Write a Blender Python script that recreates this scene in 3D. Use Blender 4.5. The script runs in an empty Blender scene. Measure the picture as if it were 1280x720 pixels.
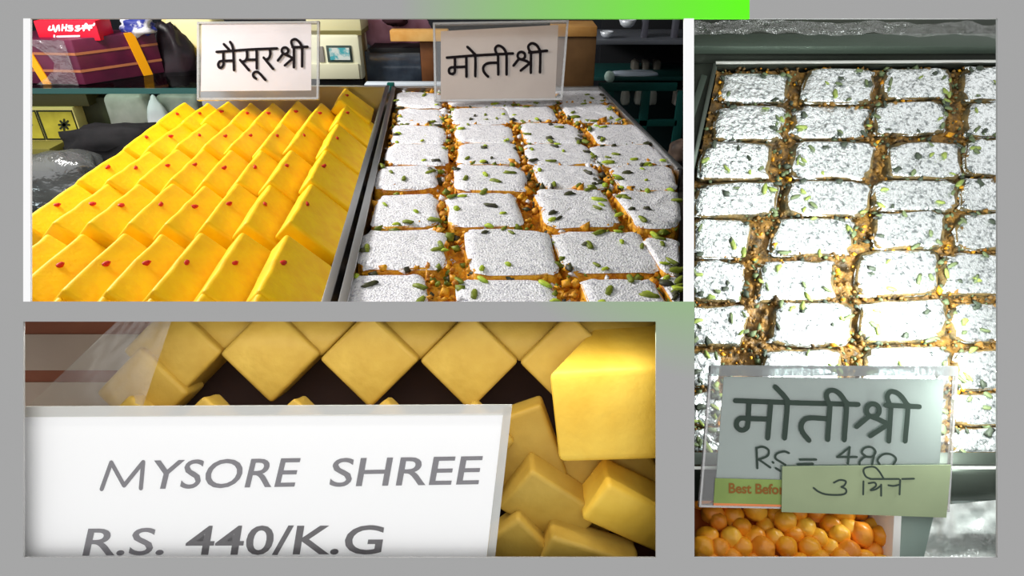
import bpy, bmesh, math, random
from mathutils import Vector, Matrix, noise

sc = bpy.context.scene
COL = sc.collection
random.seed(7)

# ------------------------------------------------------------------ camera, world, lamps, exposure
F = 800.0                       # focal length in pixels of the 1280 px wide frame
TH = math.atan(466 / 800.0)     # camera pitch below the horizontal
H = 0.53                        # camera height above the tops of the sweets on the counter
CAM = Vector((0, 0, H))
RIGHT = Vector((1, 0, 0))
FWD = Vector((0, math.cos(TH), -math.sin(TH)))
UP = Vector((0, math.sin(TH), math.cos(TH)))
ROT = Matrix((RIGHT, UP, -FWD)).transposed()

cam = bpy.data.objects.new('camera', bpy.data.cameras.new('camera'))
COL.objects.link(cam)
cam.location = CAM
cam.rotation_euler = ROT.to_euler()
cam.data.sensor_width = 36
cam.data.lens = 36 * F / 1280
cam.data.clip_start = 0.01
sc.camera = cam

world = bpy.data.worlds.new('world'); sc.world = world
world.use_nodes = True
world.node_tree.nodes['Background'].inputs[0].default_value = (1, 1, 1, 1)
world.node_tree.nodes['Background'].inputs[1].default_value = 1.0


def P(u, v, Z):
    """point seen at pixel (u, v) at distance Z along the optical axis"""
    return CAM + Z * ((u - 640) / F * RIGHT + (360 - v) / F * UP + FWD)


def area(name, loc, target, sx, sy, power, color=(1, 1, 1)):
    l = bpy.data.lights.new(name, 'AREA')
    l.shape = 'RECTANGLE'; l.size = sx; l.size_y = sy
    l.energy = power; l.color = color
    o = bpy.data.objects.new(name, l); COL.objects.link(o)
    o.location = loc
    z = (Vector(loc) - Vector(target)).normalized()
    x = (RIGHT - z * RIGHT.dot(z)).normalized(); y = z.cross(x)
    o.rotation_euler = Matrix((x, y, z)).transposed().to_euler()
    return o


area('shop_ceiling_lamp', (-1.75, 1.9, 1.0), (-0.4, 1.6, 0), 0.45, 0.45, 50, (1, .98, .95))
area('tall_case_fill', P(1075, -20, 0.89), P(1060, 300, 1.07), 0.40, 0.05, .5, (.93, 1, .96))  # fill light added out of view above the opening to brighten the tray
area('side_case_fill', P(1278, 400, 0.825), P(1020, 400, 1.03), 0.03, 0.28, 4.6, (.95, 1, .97))  # fill light added behind the right margin to whiten the middle rows
area('price_card_fill', P(330, 395.5, 0.806), P(330, 640, 0.83), 0.98, 0.004, 1.0, (1, .96, .88))  # fill strip added under the ledge to whiten the price card

sc.view_settings.view_transform = 'Standard'
sc.view_settings.look = 'None'
sc.view_settings.exposure = 0
sc.view_settings.gamma = 1
sc.view_settings.use_curve_mapping = False


# ------------------------------------------------------------------ helpers
def at(u, v, Y):
    """point seen at pixel (u, v) on the upright plane y = Y"""
    d = (u - 640) / F * RIGHT + (360 - v) / F * UP + FWD
    return CAM + d * (Y / d.y)


def ground(u, v, z=0.0):
    d = (u - 640) / F * RIGHT + (360 - v) / F * UP + FWD
    return CAM + d * ((z - H) / d.z)


PHI = math.atan(2060 / 800.0)
N3 = (UP * math.cos(PHI) - FWD * math.sin(PHI)).normalized()   # up out of the sloping tray
E3 = (UP * math.sin(PHI) + FWD * math.cos(PHI)).normalized()   # up the slope
H3 = 0.976


def slope(u, v, off=0.0):
    d = (u - 640) / F * RIGHT + (360 - v) / F * UP + FWD
    return CAM + d * ((off - H3) / d.dot(N3))


def lin(c):
    c = c / 255.0
    return c / 12.92 if c <= 0.04045 else ((c + 0.055) / 1.055) ** 2.4


def rgb(r, g, b):
    return (lin(r), lin(g), lin(b), 1)


MATS = {}


def mat(name, col, rough=0.6, metal=0.0, col2=None, scale=40, bump=0.0, bscale=200, spec=0.3, detail=4, lo=0.35, hi=0.65,
        alpha=1.0, sss=0.0):
    if name in MATS: return MATS[name]
    m = bpy.data.materials.new(name); m.use_nodes = True
    nt = m.node_tree; b = nt.nodes['Principled BSDF']
    b.inputs['Base Color'].default_value = col
    b.inputs['Roughness'].default_value = rough
    b.inputs['Metallic'].default_value = metal
    b.inputs['Specular IOR Level'].default_value = spec
    b.inputs['Alpha'].default_value = alpha
    tc = nt.nodes.new('ShaderNodeTexCoord')
    if col2:
        n = nt.nodes.new('ShaderNodeTexNoise'); n.inputs['Scale'].default_value = scale; n.inputs['Detail'].default_value = detail
        r = nt.nodes.new('ShaderNodeValToRGB')
        r.color_ramp.elements[0].position = lo; r.color_ramp.elements[1].position = hi
        r.color_ramp.elements[0].color = col; r.color_ramp.elements[1].color = col2
        nt.links.new(tc.outputs['Object'], n.inputs['Vector'])
        nt.links.new(n.outputs['Fac'], r.inputs['Fac']); nt.links.new(r.outputs['Color'], b.inputs['Base Color'])
    if bump:
        n2 = nt.nodes.new('ShaderNodeTexNoise'); n2.inputs['Scale'].default_value = bscale; n2.inputs['Detail'].default_value = 3
        bp = nt.nodes.new('ShaderNodeBump'); bp.inputs['Strength'].default_value = bump; bp.inputs['Distance'].default_value = 0.004
        nt.links.new(tc.outputs['Object'], n2.inputs['Vector'])
        nt.links.new(n2.outputs['Fac'], bp.inputs['Height']); nt.links.new(bp.outputs['Normal'], b.inputs['Normal'])
    MATS[name] = m
    return m


INKS = ('black_ink', 'faded_ink', 'grey_ink', 'dark_grey_ink', 'brown_ink')


def clear(name, tint=(1, 1, 1, 1), gloss=0.12, rough=0.08, bump=0, bscale=30, milk=0.0):
    """thin clear plastic: see-through with a sheen of reflection"""
    if name in MATS: return MATS[name]
    m = bpy.data.materials.new(name); m.use_nodes = True
    nt = m.node_tree; nt.nodes.remove(nt.nodes['Principled BSDF'])
    out = nt.nodes['Material Output']
    t = nt.nodes.new('ShaderNodeBsdfTransparent'); t.inputs[0].default_value = tint
    g = nt.nodes.new('ShaderNodeBsdfGlossy'); g.inputs['Roughness'].default_value = rough
    d = nt.nodes.new('ShaderNodeBsdfDiffuse'); d.inputs[0].default_value = (.85, .87, .85, 1)
    mx = nt.nodes.new('ShaderNodeMixShader'); mx.inputs[0].default_value = gloss
    mx2 = nt.nodes.new('ShaderNodeMixShader'); mx2.inputs[0].default_value = milk
    nt.links.new(t.outputs[0], mx.inputs[1]); nt.links.new(g.outputs[0], mx.inputs[2])
    nt.links.new(mx.outputs[0], mx2.inputs[1]); nt.links.new(d.outputs[0], mx2.inputs[2])
    nt.links.new(mx2.outputs[0], out.inputs[0])
    if bump:
        tc = nt.nodes.new('ShaderNodeTexCoord')
        n2 = nt.nodes.new('ShaderNodeTexNoise'); n2.inputs['Scale'].default_value = bscale; n2.inputs['Detail'].default_value = 4
        bp = nt.nodes.new('ShaderNodeBump'); bp.inputs['Strength'].default_value = bump; bp.inputs['Distance'].default_value = 0.02
        nt.links.new(tc.outputs['Object'], n2.inputs['Vector'])
        nt.links.new(n2.outputs['Fac'], bp.inputs['Height']); nt.links.new(bp.outputs['Normal'], g.inputs['Normal'])
    MATS[name] = m
    return m


def tag(o, label, cat, group=None, kind=None):
    if kind: o['kind'] = kind
    o['label'] = label
    if cat and kind != 'structure': o['category'] = cat
    if group: o['group'] = group
    return o


def empty(name, loc):
    o = bpy.data.objects.new(name, None); COL.objects.link(o)
    o.location = loc; o.empty_display_size = 0.02
    return o


def root_loc(o):
    p = Vector(o.location)
    while o.parent:
        o = o.parent; p = p + Vector(o.location)
    return p


def mk(name, verts, faces, m, parent=None, smooth=False, origin=None, extra=None):
    """a mesh object from world-space vertices; a child keeps its parent's origin"""
    verts = [Vector(v) for v in verts]
    if parent is not None: org = root_loc(parent)
    elif origin is not None: org = Vector(origin)
    else:
        org = sum(verts, Vector()) / len(verts); org.z = min(v.z for v in verts)
    me = bpy.data.meshes.new(name)
    me.from_pydata([tuple(v - org) for v in verts], [], faces)
    me.materials.append(m)
    if extra:
        me.materials.append(extra[0])
        for i in extra[1]: me.polygons[i].material_index = 1
    if smooth:
        me.polygons.foreach_set('use_smooth', [True] * len(me.polygons))
    me.update()
    o = bpy.data.objects.new(name, me); COL.objects.link(o)
    if parent is not None: o.parent = parent
    else: o.location = org
    return o


def fixn(o):
    bm = bmesh.new(); bm.from_mesh(o.data)
    bmesh.ops.recalc_face_normals(bm, faces=bm.faces)
    bm.to_mesh(o.data); bm.free()
    return o


BOXF = [(0, 3, 2, 1), (4, 5, 6, 7), (0, 1, 5, 4), (1, 2, 6, 5), (2, 3, 7, 6), (3, 0, 4, 7)]


def hexa(name, c8, m, parent=None, bevel=0.0, seg=2, smooth=True, jitter=0):
    """a bevelled six-sided solid from eight world corners (bottom 4, top 4)"""
    c8 = [Vector(c) for c in c8]
    bm = bmesh.new()
    vs = [bm.verts.new(c + Vector([random.uniform(-jitter, jitter) for _ in range(3)])) for c in c8]
    for f in BOXF: bm.faces.new([vs[i] for i in f])
    bmesh.ops.recalc_face_normals(bm, faces=bm.faces)
    if bevel: bmesh.ops.bevel(bm, geom=bm.edges[:], offset=bevel, segments=seg, profile=0.6, affect='EDGES')
    me = bpy.data.meshes.new(name); bm.to_mesh(me); bm.free()
    org = root_loc(parent) if parent is not None else sum(c8[:4], Vector()) / 4
    me.transform(Matrix.Translation(-org))
    me.materials.append(m)
    if bevel and smooth:
        me.polygons.foreach_set('use_smooth', [True] * len(me.polygons))
        try: me.set_sharp_from_angle(angle=math.radians(40))
        except Exception: pass
    o = bpy.data.objects.new(name, me); COL.objects.link(o)
    if parent is not None: o.parent = parent
    else: o.location = org
    return o


def box(name, ctr, size, m, parent=None, bevel=0.004, yaw=0.0, rot=None, seg=2):
    """ctr is the centre of the solid"""
    R = rot if rot is not None else Matrix.Rotation(yaw, 3, 'Z')
    ctr = Vector(ctr); sx, sy, sz = [s / 2 for s in size]
    c = [(-sx, -sy, -sz), (sx, -sy, -sz), (sx, sy, -sz), (-sx, sy, -sz), (-sx, -sy, sz), (sx, -sy, sz), (sx, sy, sz), (-sx, sy, sz)]
    return hexa(name, [ctr + R @ Vector(p) for p in c], m, parent, bevel, seg)


def boxpx(name, u0, u1, v0, v1, Y, depth, m, parent=None, bevel=0.004):
    """upright box whose front face, on the plane y = Y, shows between those pixels"""
    a = at(u0, v1, Y); b = at(u1, v1, Y); t = at(u0, v0, Y)
    x0, x1, z0, z1 = a.x, b.x, a.z, t.z
    c = [(x0, Y, z0), (x1, Y, z0), (x1, Y + depth, z0), (x0, Y + depth, z0), (x0, Y, z1), (x1, Y, z1), (x1, Y + depth, z1), (x0, Y + depth, z1)]
    return hexa(name, c, m, parent, bevel)


def slab_quad(name, q, thick, m, parent=None, bevel=0.0, back=None):
    """a plate from four front corners (TL, TR, BR, BL), thickness going away"""
    q = [Vector(c) for c in q]
    n = back if back is not None else (q[1] - q[0]).cross(q[3] - q[0]).normalized()
    bq = [c + n * thick for c in q]
    return hexa(name, [q[3], q[2], bq[2], bq[3], q[0], q[1], bq[1], bq[0]], m, parent, bevel)


def smooth_line(pts, n=5):
    if len(pts) < 3: return [Vector((p[0], p[1])) for p in pts]
    p = [Vector((a[0], a[1])) for a in pts]
    p = [p[0] * 2 - p[1]] + p + [p[-1] * 2 - p[-2]]
    out = []
    for i in range(1, len(p) - 2):
        for k in range(n):
            t = k / n
            out.append(0.5 * ((2 * p[i]) + (-p[i - 1] + p[i + 1]) * t + (2 * p[i - 1] - 5 * p[i] + 4 * p[i + 1] - p[i + 2]) * t * t
                              + (-p[i - 1] + 3 * p[i] - 3 * p[i + 1] + p[i + 2]) * t ** 3))
    out.append(p[-2])
    return out


def ink(name, strokes, width, org, scale, to3d, m, parent, curved=True, thick=0.0004):
    """pen or print strokes as thin raised ribbons; strokes in tracing units"""
    V, Fc = [], []
    off = 0
    for st in strokes:
        w = width
        if isinstance(st, tuple) and isinstance(st[0], list): st, w = st
        pl = smooth_line(st) if curved else [Vector(s) for s in st]
        pl = [Vector((org[0] + p.x / scale, org[1] + p.y / scale)) for p in pl]
        hw = w / scale / 2
        for i in range(len(pl) - 1):
            a, b = pl[i], pl[i + 1]
            d = (b - a)
            if d.length < 1e-6: continue
            d.normalize(); nn = Vector((-d.y, d.x)) * hw
            k = len(V)
            off += 1
            V += [to3d(*(a + nn)), to3d(*(b + nn)), to3d(*(b - nn)), to3d(*(a - nn))]
            Fc.append((k, k + 1, k + 2, k + 3))
            for w_ in range(k, k + 4): V[w_] = V[w_] + (CAM - V[w_]).normalized() * off * 3e-6
        for p in pl:
            k = len(V); off += 1
            for j in range(8):
                an = j * math.pi / 4 + 0.39
                V.append(to3d(p.x + hw * math.cos(an), p.y + hw * math.sin(an)))
            Fc.append(tuple(range(k, k + 8)))
            for w_ in range(k, k + 8): V[w_] = V[w_] + (CAM - V[w_]).normalized() * off * 3e-6
    return mk(name, V, Fc, m, parent)


def circle(cx, cy, r, n=12):
    return [(cx + r * math.cos(i * 2 * math.pi / n), cy + r * math.sin(i * 2 * math.pi / n)) for i in range(n + 1)]


def word(name, text, u0, u1, vt, vb, to3d, m, parent, shear=0.0, bold=0.0, rise=0.0, clip_u=None):
    """printed lettering fitted between the pixels u0..u1, cap height vt..vb"""
    cu = bpy.data.curves.new('txt', 'FONT'); cu.body = text; cu.offset = bold; cu.resolution_u = 4
    o = bpy.data.objects.new('txt', cu); COL.objects.link(o)
    bpy.context.view_layer.update()
    me = bpy.data.meshes.new_from_object(o.evaluated_get(bpy.context.evaluated_depsgraph_get()))
    bpy.data.objects.remove(o); bpy.data.curves.remove(cu)
    vs = [v.co.copy() for v in me.vertices]; fs = [tuple(p.vertices) for p in me.polygons]
    bpy.data.meshes.remove(me)
    x0 = min(v.x for v in vs); x1 = max(v.x for v in vs)
    caph = 0.69
    pts = []
    for v in vs:
        f = (v.x - x0) / (x1 - x0)
        h = v.y / caph
        u = u0 + f * (u1 - u0) + shear * h * (vb - vt)
        w = vb - h * (vb - vt) - rise * f
        if clip_u: u = min(u, clip_u)
        pts.append(to3d(u, w))
    return mk(name, pts, fs, m, parent)


def nz(x, y, z=0.0):
    return noise.noise(Vector((x, y, z)))


# ------------------------------------------------------------------ materials
M_yel = mat('yellow_sweet', rgb(255, 209, 2), .55, col2=rgb(248, 188, 0), scale=25, bump=.25, bscale=120, spec=.25)
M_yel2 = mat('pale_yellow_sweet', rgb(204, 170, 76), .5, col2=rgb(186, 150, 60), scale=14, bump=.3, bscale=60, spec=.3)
M_saf = mat('saffron', rgb(214, 48, 12), .5, col2=rgb(176, 20, 10), scale=300)
M_foil = mat('silver_leaf', rgb(252, 251, 255), .45, .12, col2=rgb(150, 148, 170), scale=190, bump=1.0, bscale=300, spec=.5, lo=.5, hi=.78)
M_foil3 = mat('bright_silver_leaf', rgb(245, 250, 250), .22, .85, col2=rgb(92, 104, 104), scale=130, bump=1.0, bscale=150, spec=.6, lo=.50, hi=.74)
M_boon = mat('orange_crumb', rgb(250, 184, 40), .5, col2=rgb(186, 112, 20), scale=60, bump=1.0, bscale=150, spec=.4)
M_boon3 = mat('amber_crumb', rgb(164, 120, 52), .5, col2=rgb(74, 58, 32), scale=60, bump=1.0, bscale=130, spec=.4)
M_pis = [mat('pistachio_green', rgb(140, 152, 48), .5, col2=rgb(92, 104, 30), scale=90),
         mat('pistachio_dark', rgb(80, 82, 50), .5, col2=rgb(60, 56, 52), scale=90),
         mat('pistachio_pale', rgb(190, 205, 60), .5, col2=rgb(130, 160, 40), scale=90)]
M_steel = mat('steel', rgb(190, 190, 190), .28, 1.0, bump=.05, bscale=60)
M_steel_dk = mat('dark_steel', rgb(92, 100, 92), .35, .85, bump=.08, bscale=40)
M_paper = mat('white_card', rgb(214, 206, 208), .8, col2=rgb(205, 198, 200), scale=8)
M_paper2 = mat('beige_card', rgb(186, 168, 154), .8, col2=rgb(178, 158, 144), scale=8)
M_paper3 = mat('pale_green_card', rgb(142, 157, 150), .8, col2=rgb(132, 148, 142), scale=8)  # card, tape and green strip toned down, painting in their backlit shade
M_white = mat('bright_white_card', rgb(252, 252, 252), .7)
M_strip = mat('cream_tape', rgb(140, 152, 118), .7, col2=rgb(130, 142, 110), scale=10)
M_green = mat('green_print', rgb(132, 152, 82), .7, col2=rgb(120, 140, 76), scale=14)
M_ink = mat('black_ink', rgb(28, 24, 26), .6)
M_ink3 = mat('faded_ink', rgb(58, 68, 62), .6)
M_inkg = mat('grey_ink', rgb(128, 126, 130), .7)
M_inkd = mat('dark_grey_ink', rgb(104, 102, 104), .7)
M_inkb = mat('brown_ink', rgb(134, 92, 50), .7)
for k_ in INKS: MATS[k_].node_tree.nodes['Principled BSDF'].inputs['Specular IOR Level'].default_value = 0
M_acr = clear('acrylic', (.97, .97, .97, 1), .10, .08)
M_acr_e = clear('acrylic_edge', (.78, .76, .76, 1), .35, .2, milk=.12)
M_film = clear('cling_film', (.95, .93, .86, 1), .07, .35, bump=.7, bscale=14, milk=.16)
M_film2 = clear('plastic_bag_film', (.96, .98, .98, 1), .25, .2, bump=1, bscale=22, milk=.42)
M_glass = clear('shelf_glass', (.62, .72, .68, 1), .15, .05)
M_gedge = mat('glass_edge_green', rgb(16, 72, 68), .2, spec=.6)
M_black = mat('black', rgb(16, 16, 18), .6)


# ------------------------------------------------------------------ the mount board with three openings
def board_material():
    m = bpy.data.materials.new('mount_board'); m.use_nodes = True
    nt = m.node_tree; b = nt.nodes['Principled BSDF']
    b.inputs['Roughness'].default_value = 1; b.inputs['Specular IOR Level'].default_value = 0
    tc = nt.nodes.new('ShaderNodeTexCoord'); sp = nt.nodes.new('ShaderNodeSeparateXYZ')
    nt.links.new(tc.outputs['Object'], sp.inputs[0])

    def math_(op, a, b_=None):
        n = nt.nodes.new('ShaderNodeMath'); n.operation = op
        for i, s in enumerate((a, b_)):
            if s is None: continue
            if isinstance(s, (int, float)): n.inputs[i].default_value = s
            else: nt.links.new(s, n.inputs[i])
        return n.outputs[0]
    # printed green corner fading radially into the grey, ends on a straight edge
    dx = math_('DIVIDE', math_('SUBTRACT', sp.outputs['X'], 0.297), 0.437)
    dy = math_('DIVIDE', math_('SUBTRACT', sp.outputs['Y'], 0.360), 0.482)
    r = math_('SQRT', math_('ADD', math_('MULTIPLY', dx, dx), math_('MULTIPLY', dy, dy)))
    t = math_('SUBTRACT', 1.0, r)
    t = math_('MULTIPLY', math_('MAXIMUM', t, 0.0), math_('LESS_THAN', sp.outputs['X'], 0.297))
    rp = nt.nodes.new('ShaderNodeValToRGB')
    e = rp.color_ramp.elements
    g0, g1 = (166, 166, 166), (102, 255, 36)
    for i in range(6):
        k = i / 5
        c = rgb(*[g0[j] + (g1[j] - g0[j]) * k for j in range(3)])
        if i == 0: e[0].position = 0; e[0].color = c
        elif i == 5: e[-1].position = 1; e[-1].color = c
        else:
            q = e.new(k); q.color = c
    nt.links.new(t, rp.inputs[0]); nt.links.new(rp.outputs[0], b.inputs['Base Color'])
    return m


ZB = 0.8
HOLES = [(29, 868, 23, 377), (29, 820, 402, 697), (868, 1247, 23, 697)]


def build_board():
    us = sorted({-360, 1640} | {h[0] for h in HOLES} | {h[1] for h in HOLES})
    vs = sorted({-220, 940} | {h[2] for h in HOLES} | {h[3] for h in HOLES})
    bm = bmesh.new(); vd = {}

    def vert(u, v):
        if (u, v) not in vd: vd[(u, v)] = bm.verts.new(((u - 640) / 1000, (360 - v) / 1000, 0))
        return vd[(u, v)]
    for i in range(len(us) - 1):
        for j in range(len(vs) - 1):
            cu, cv = (us[i] + us[i + 1]) / 2, (vs[j] + vs[j + 1]) / 2
            if any(h[0] < cu < h[1] and h[2] < cv < h[3] for h in HOLES): continue
            bm.faces.new([vert(us[i], vs[j + 1]), vert(us[i + 1], vs[j + 1]), vert(us[i + 1], vs[j]), vert(us[i], vs[j])])
    top = bm.faces[:]
    r = bmesh.ops.extrude_face_region(bm, geom=top)
    bmesh.ops.translate(bm, verts=[g for g in r['geom'] if isinstance(g, bmesh.types.BMVert)], vec=(0, 0, -0.003))
    bmesh.ops.recalc_face_normals(bm, faces=bm.faces)
    me = bpy.data.meshes.new('wall_front'); bm.to_mesh(me); bm.free()
    me.materials.append(board_material())
    o = bpy.data.objects.new('wall_front', me); COL.objects.link(o)
    o.matrix_world = Matrix.Translation(CAM + FWD * ZB) @ ROT.to_4x4()
    tag(o, 'grey mount board with a green faded corner and three picture openings', None, kind='structure')
    return o


board = build_board()
M_mount = mat('mount_white', rgb(255, 255, 255), .9, spec=0)
M_mount.node_tree.nodes['Principled BSDF'].inputs['Base Color'].default_value = (.97, .97, .97, 1)
for k, (u0, u1) in enumerate(((29, 38), (855, 867.5))):
    s = slab_quad('trim_%d' % (k + 1), [P(u0, 23, ZB), P(u1, 23, ZB), P(u1, 377, ZB), P(u0, 377, ZB)], .003, M_mount)
    tag(s, ('white paper strip down the left edge of the upper picture', 'white paper strip between the upper picture and the tall picture')[k], None, kind='structure')

# the partitions behind the board
M_part = mat('partition_dark', rgb(40, 42, 42), .8)
M_ledge = mat('partition_grey', rgb(120, 120, 120), .9)
def struct(o, label): return tag(o, label, None, kind='structure')
struct(slab_quad('wall_partition', [P(861, -120, .806), P(861, -120, 3.4), P(861, 900, 3.4), P(861, 900, .806)], .003, M_part),
       'dark partition between the two openings, seen edge on')
struct(hexa('wall_ledge', [P(-120, 391, .806), P(860, 391, .806), P(860, 391, .99), P(-120, 391, .99),
                           P(-120, 389, .806), P(860, 389, .806), P(860, 389, .99), P(-120, 389, .99)], M_ledge), 'grey ledge under the upper opening')
# ------------------------------------------------------------------ picture 1: the counter with two trays
WORDS = ['first', 'second', 'third', 'fourth', 'fifth', 'sixth', 'seventh', 'eighth', 'ninth', 'tenth']
UV, VH = 543.0, -106.0
ZT = -0.118        # counter top under the trays


def lat(X, v, z=0.0):
    return ground(UV + X * (v - VH), v, z)


M_counter = mat('counter_top', rgb(70, 66, 60), .5)
M_wallb = mat('back_wall_paint', rgb(38, 42, 48), .8, col2=rgb(26, 28, 34), scale=3)
zc = ZT - .005
cq = [P(0, 0, 1)] * 4
ct = [lat(-1.62, 390), ground(856, 390), ground(856, 210), lat(.975, 108), lat(-1.44, 108)]
n5 = len(ct)
struct(mk('floor_counter', [(p.x, p.y, zc - .04) for p in ct] + [(p.x, p.y, zc) for p in ct],
          [tuple(reversed(range(5))), tuple(range(5, 10))] + [(i, (i + 1) % 5, 5 + (i + 1) % 5, 5 + i) for i in range(5)], M_counter), 'dark counter top under the trays')
struct(hexa('wall_back', [(-3.2, 3.42, -.6), (1.0, 3.42, -.6), (1.0, 3.46, -.6), (-3.2, 3.46, -.6),
                          (-3.2, 3.42, 1.0), (1.0, 3.42, 1.0), (1.0, 3.46, 1.0), (-3.2, 3.46, 1.0)], M_wallb), 'dark back wall of the shop behind the trays')
struct(box('ceiling_shade', (-1.0, 2.35, 1.45), (4.4, 2.3, .04), mat('ceiling_grey', rgb(150, 148, 144), .9), bevel=0), 'unseen grey panel added over the counter to cut ambient light')  # unseen panel added overhead to cut the ambient light
struct(box('floor', (-1.1, 2.3, -.57), (4.2, 2.4, .04), M_counter, bevel=0), 'dark shop floor below the counter')
struct(box('floor_step', (-1.9, 1.9, -.49), (1.6, 1.4, .12), M_counter, bevel=0), 'dark step beside the counter at the left')
o = box('low_shelf', (-2.1, 2.95, -.28), (1.9, .95, .03), mat('low_shelf', rgb(34, 32, 30), .6), bevel=.003)
tag(o, 'dark low shelf board under the glass shelf', 'shelf')


def tray(name, poly, walls, floor_z, rim_z, m, thick=.006, rimw=.012, mfloor=None):
    """an open tray: polygon floor, upright sides with a flat rim"""
    e = empty(name, (sum(p.x for p in poly) / len(poly), sum(p.y for p in poly) / len(poly), floor_z))
    n = len(poly)
    b = [Vector((p.x, p.y, floor_z)) for p in poly]; t = [Vector((p.x, p.y, floor_z + .004)) for p in poly]
    mk('tray_floor', b + t, [tuple(reversed(range(n))), tuple(range(n, 2 * n))] + [(i, (i + 1) % n, n + (i + 1) % n, n + i) for i in range(n)], mfloor or m, e)
    c = sum(b, Vector()) / n
    for i in walls:
        a, d = b[i], b[(i + 1) % n]
        dr = (d - a).normalized(); inn = Vector((-dr.y, dr.x, 0))
        if inn.dot(c - a) < 0: inn = -inn
        up = Vector((0, 0, rim_z - floor_z))
        q = [a, d, d + inn * thick, a + inn * thick]
        hexa('tray_side', q + [x + up for x in q], m, e)
        q = [a - inn * .003, d - inn * .003, d + inn * rimw, a + inn * rimw]
        hexa('tray_rim', [x + up for x in q] + [x + up + Vector((0, 0, .005)) for x in q], m, e, bevel=.0015)
    return e


RZ = 0.004
t1 = tray('sweet_tray', [lat(-1.50, 388), lat(-.268, 388), lat(-.262, 110), lat(-1.36, 110)], (1, 2), ZT, RZ, M_steel,
          mfloor=mat('tray_oil', rgb(120, 70, 12), .5, col2=rgb(70, 40, 12), scale=12))
tag(t1, 'steel tray holding the rows of yellow slabs', 'tray')
pr = [ground(852, 386), ground(852, 214)]
t2 = tray('sweet_tray', [lat(-.240, 388), pr[0], pr[1], lat(.957, 111), lat(-.240, 111)], (2, 3, 4), ZT, RZ, M_steel,
          mfloor=mat('tray_crumbs', rgb(120, 84, 20), .5, col2=rgb(40, 36, 18), scale=30, lo=.4, hi=.6))
tag(t2, 'steel tray of silver-leaf squares beside the yellow slabs', 'tray')

# ---- yellow slabs leaning on one another
HS = 1.157 * H
pitch = .122 * HS
SW, ST, SL = .200 * HS, pitch * .70, .390 * HS
s2 = math.sqrt(.5)
YAW = math.atan(97 / 926)
slab_meshes = {}


def slab_mesh(L, k):
    key = (L, k)
    if key in slab_meshes: return slab_meshes[key]
    rnd = random.Random(k * 13 + int(L * 1000))
    bm = bmesh.new()
    cs = [(0, 0), (SW * s2, -SW * s2), (SW * s2 - ST * s2, -SW * s2 - ST * s2), (-ST * s2, -ST * s2)]
    n = 7
    rings = []
    for i in range(n):
        y = -L / 2 + L * i / (n - 1)
        rings.append([bm.verts.new((x + rnd.uniform(-.0015, .0015), y, z + rnd.uniform(-.0015, .0015))) for x, z in cs])
    for i in range(n - 1):
        for j in range(4): bm.faces.new([rings[i][j], rings[i][(j + 1) % 4], rings[i + 1][(j + 1) % 4], rings[i + 1][j]])
    bm.faces.new(rings[0]); bm.faces.new(rings[-1])
    bmesh.ops.recalc_face_normals(bm, faces=bm.faces)
    ed = [e for e in bm.edges if len(e.link_faces) == 2 and e.calc_face_angle() > 1.0]
    bmesh.ops.bevel(bm, geom=ed, offset=.0075, segments=3, profile=.55, affect='EDGES')
    me = bpy.data.meshes.new('mysore_slab'); bm.to_mesh(me); bm.free()
    me.materials.append(M_yel)
    me.polygons.foreach_set('use_smooth', [True] * len(me.polygons))
    slab_meshes[key] = me
    return me


def blob_mesh(name, sx, sy, sz, m, seg=8, rings=5, seed=0, amt=.15):
    bm = bmesh.new(); bmesh.ops.create_uvsphere(bm, u_segments=seg, v_segments=rings, radius=1)
    for v in bm.verts:
        k = 1 + amt * nz(v.co.x * 1.7 + seed * 3.1, v.co.y * 1.7, v.co.z * 1.7)
        v.co = Vector((v.co.x * sx * k, v.co.y * sy * k, v.co.z * sz * k))
    me = bpy.data.meshes.new(name); bm.to_mesh(me); bm.free()
    me.materials.append(m); me.polygons.foreach_set('use_smooth', [True] * len(me.polygons))
    return me


dots = [blob_mesh('saffron_strand', .0052, .0098, .0024, M_saf, seed=i, amt=.5) for i in range(3)]
XC = [-1.345, -1.23, -1.115, -.99, -.87, -.745, -.615, -.465]
ROWS = [(.002336, 1), (.0028, 2), (.00323, 3), (.00368, 4), (.00412, 5), (.0045, 6)]


def put_slab(c, u, v, L, label, dz=0.0, dot=True, pitchx=-.025, roll=0.0):
    o = bpy.data.objects.new('mysore_slab', slab_mesh(L, random.randrange(4))); COL.objects.link(o)
    o.location = ground(u, v, dz)
    o.rotation_euler = (pitchx + random.uniform(-.015, .015), roll + random.uniform(-.02, .02), YAW + random.uniform(-.02, .02))
    tag(o, label, 'sweet', 'yellow slabs in the steel tray')
    if dot:
        d = bpy.data.objects.new('saffron_strand', random.choice(dots)); COL.objects.link(d)
        d.parent = o
        f = .010 + random.uniform(0, .004)
        d.location = (f, random.uniform(-.006, .006), -f + .0012)
        d.rotation_euler = (0, math.pi / 4, random.uniform(-.7, .2))
    return o


RN = {1: 'second', 2: 'third', 3: 'fourth', 4: 'fifth', 5: 'sixth'}
for inv, r in ROWS:
    v = 1 / inv + VH
    for c, X in enumerate(XC):
        if r == 6 and c != 7: continue
        u = UV + X * (v - VH)
        if u < -25: continue
        if r == 6:
            put_slab(c, 428, 116, SL * .8, 'lone yellow slab at the far right corner behind all other yellow rows', dz=.012, roll=-.06)
            continue
        put_slab(c, u + random.uniform(-1.5, 1.5), v + random.uniform(-1.5, 1.5), SL,
                 'yellow slab, %s row from the front, %s slab from the steel rim' % (RN[r], WORDS[7 - c]), dz=random.uniform(-.005, .005))
for c, X in enumerate(XC):
    v = 371
    u = UV + X * (v - VH)
    if u < 20: continue
    put_slab(c, u, v, .075, 'cut yellow slab end in the nearest row, %s from the steel rim' % WORDS[7 - c], dot=False, pitchx=.02, dz=-.004)


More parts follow.
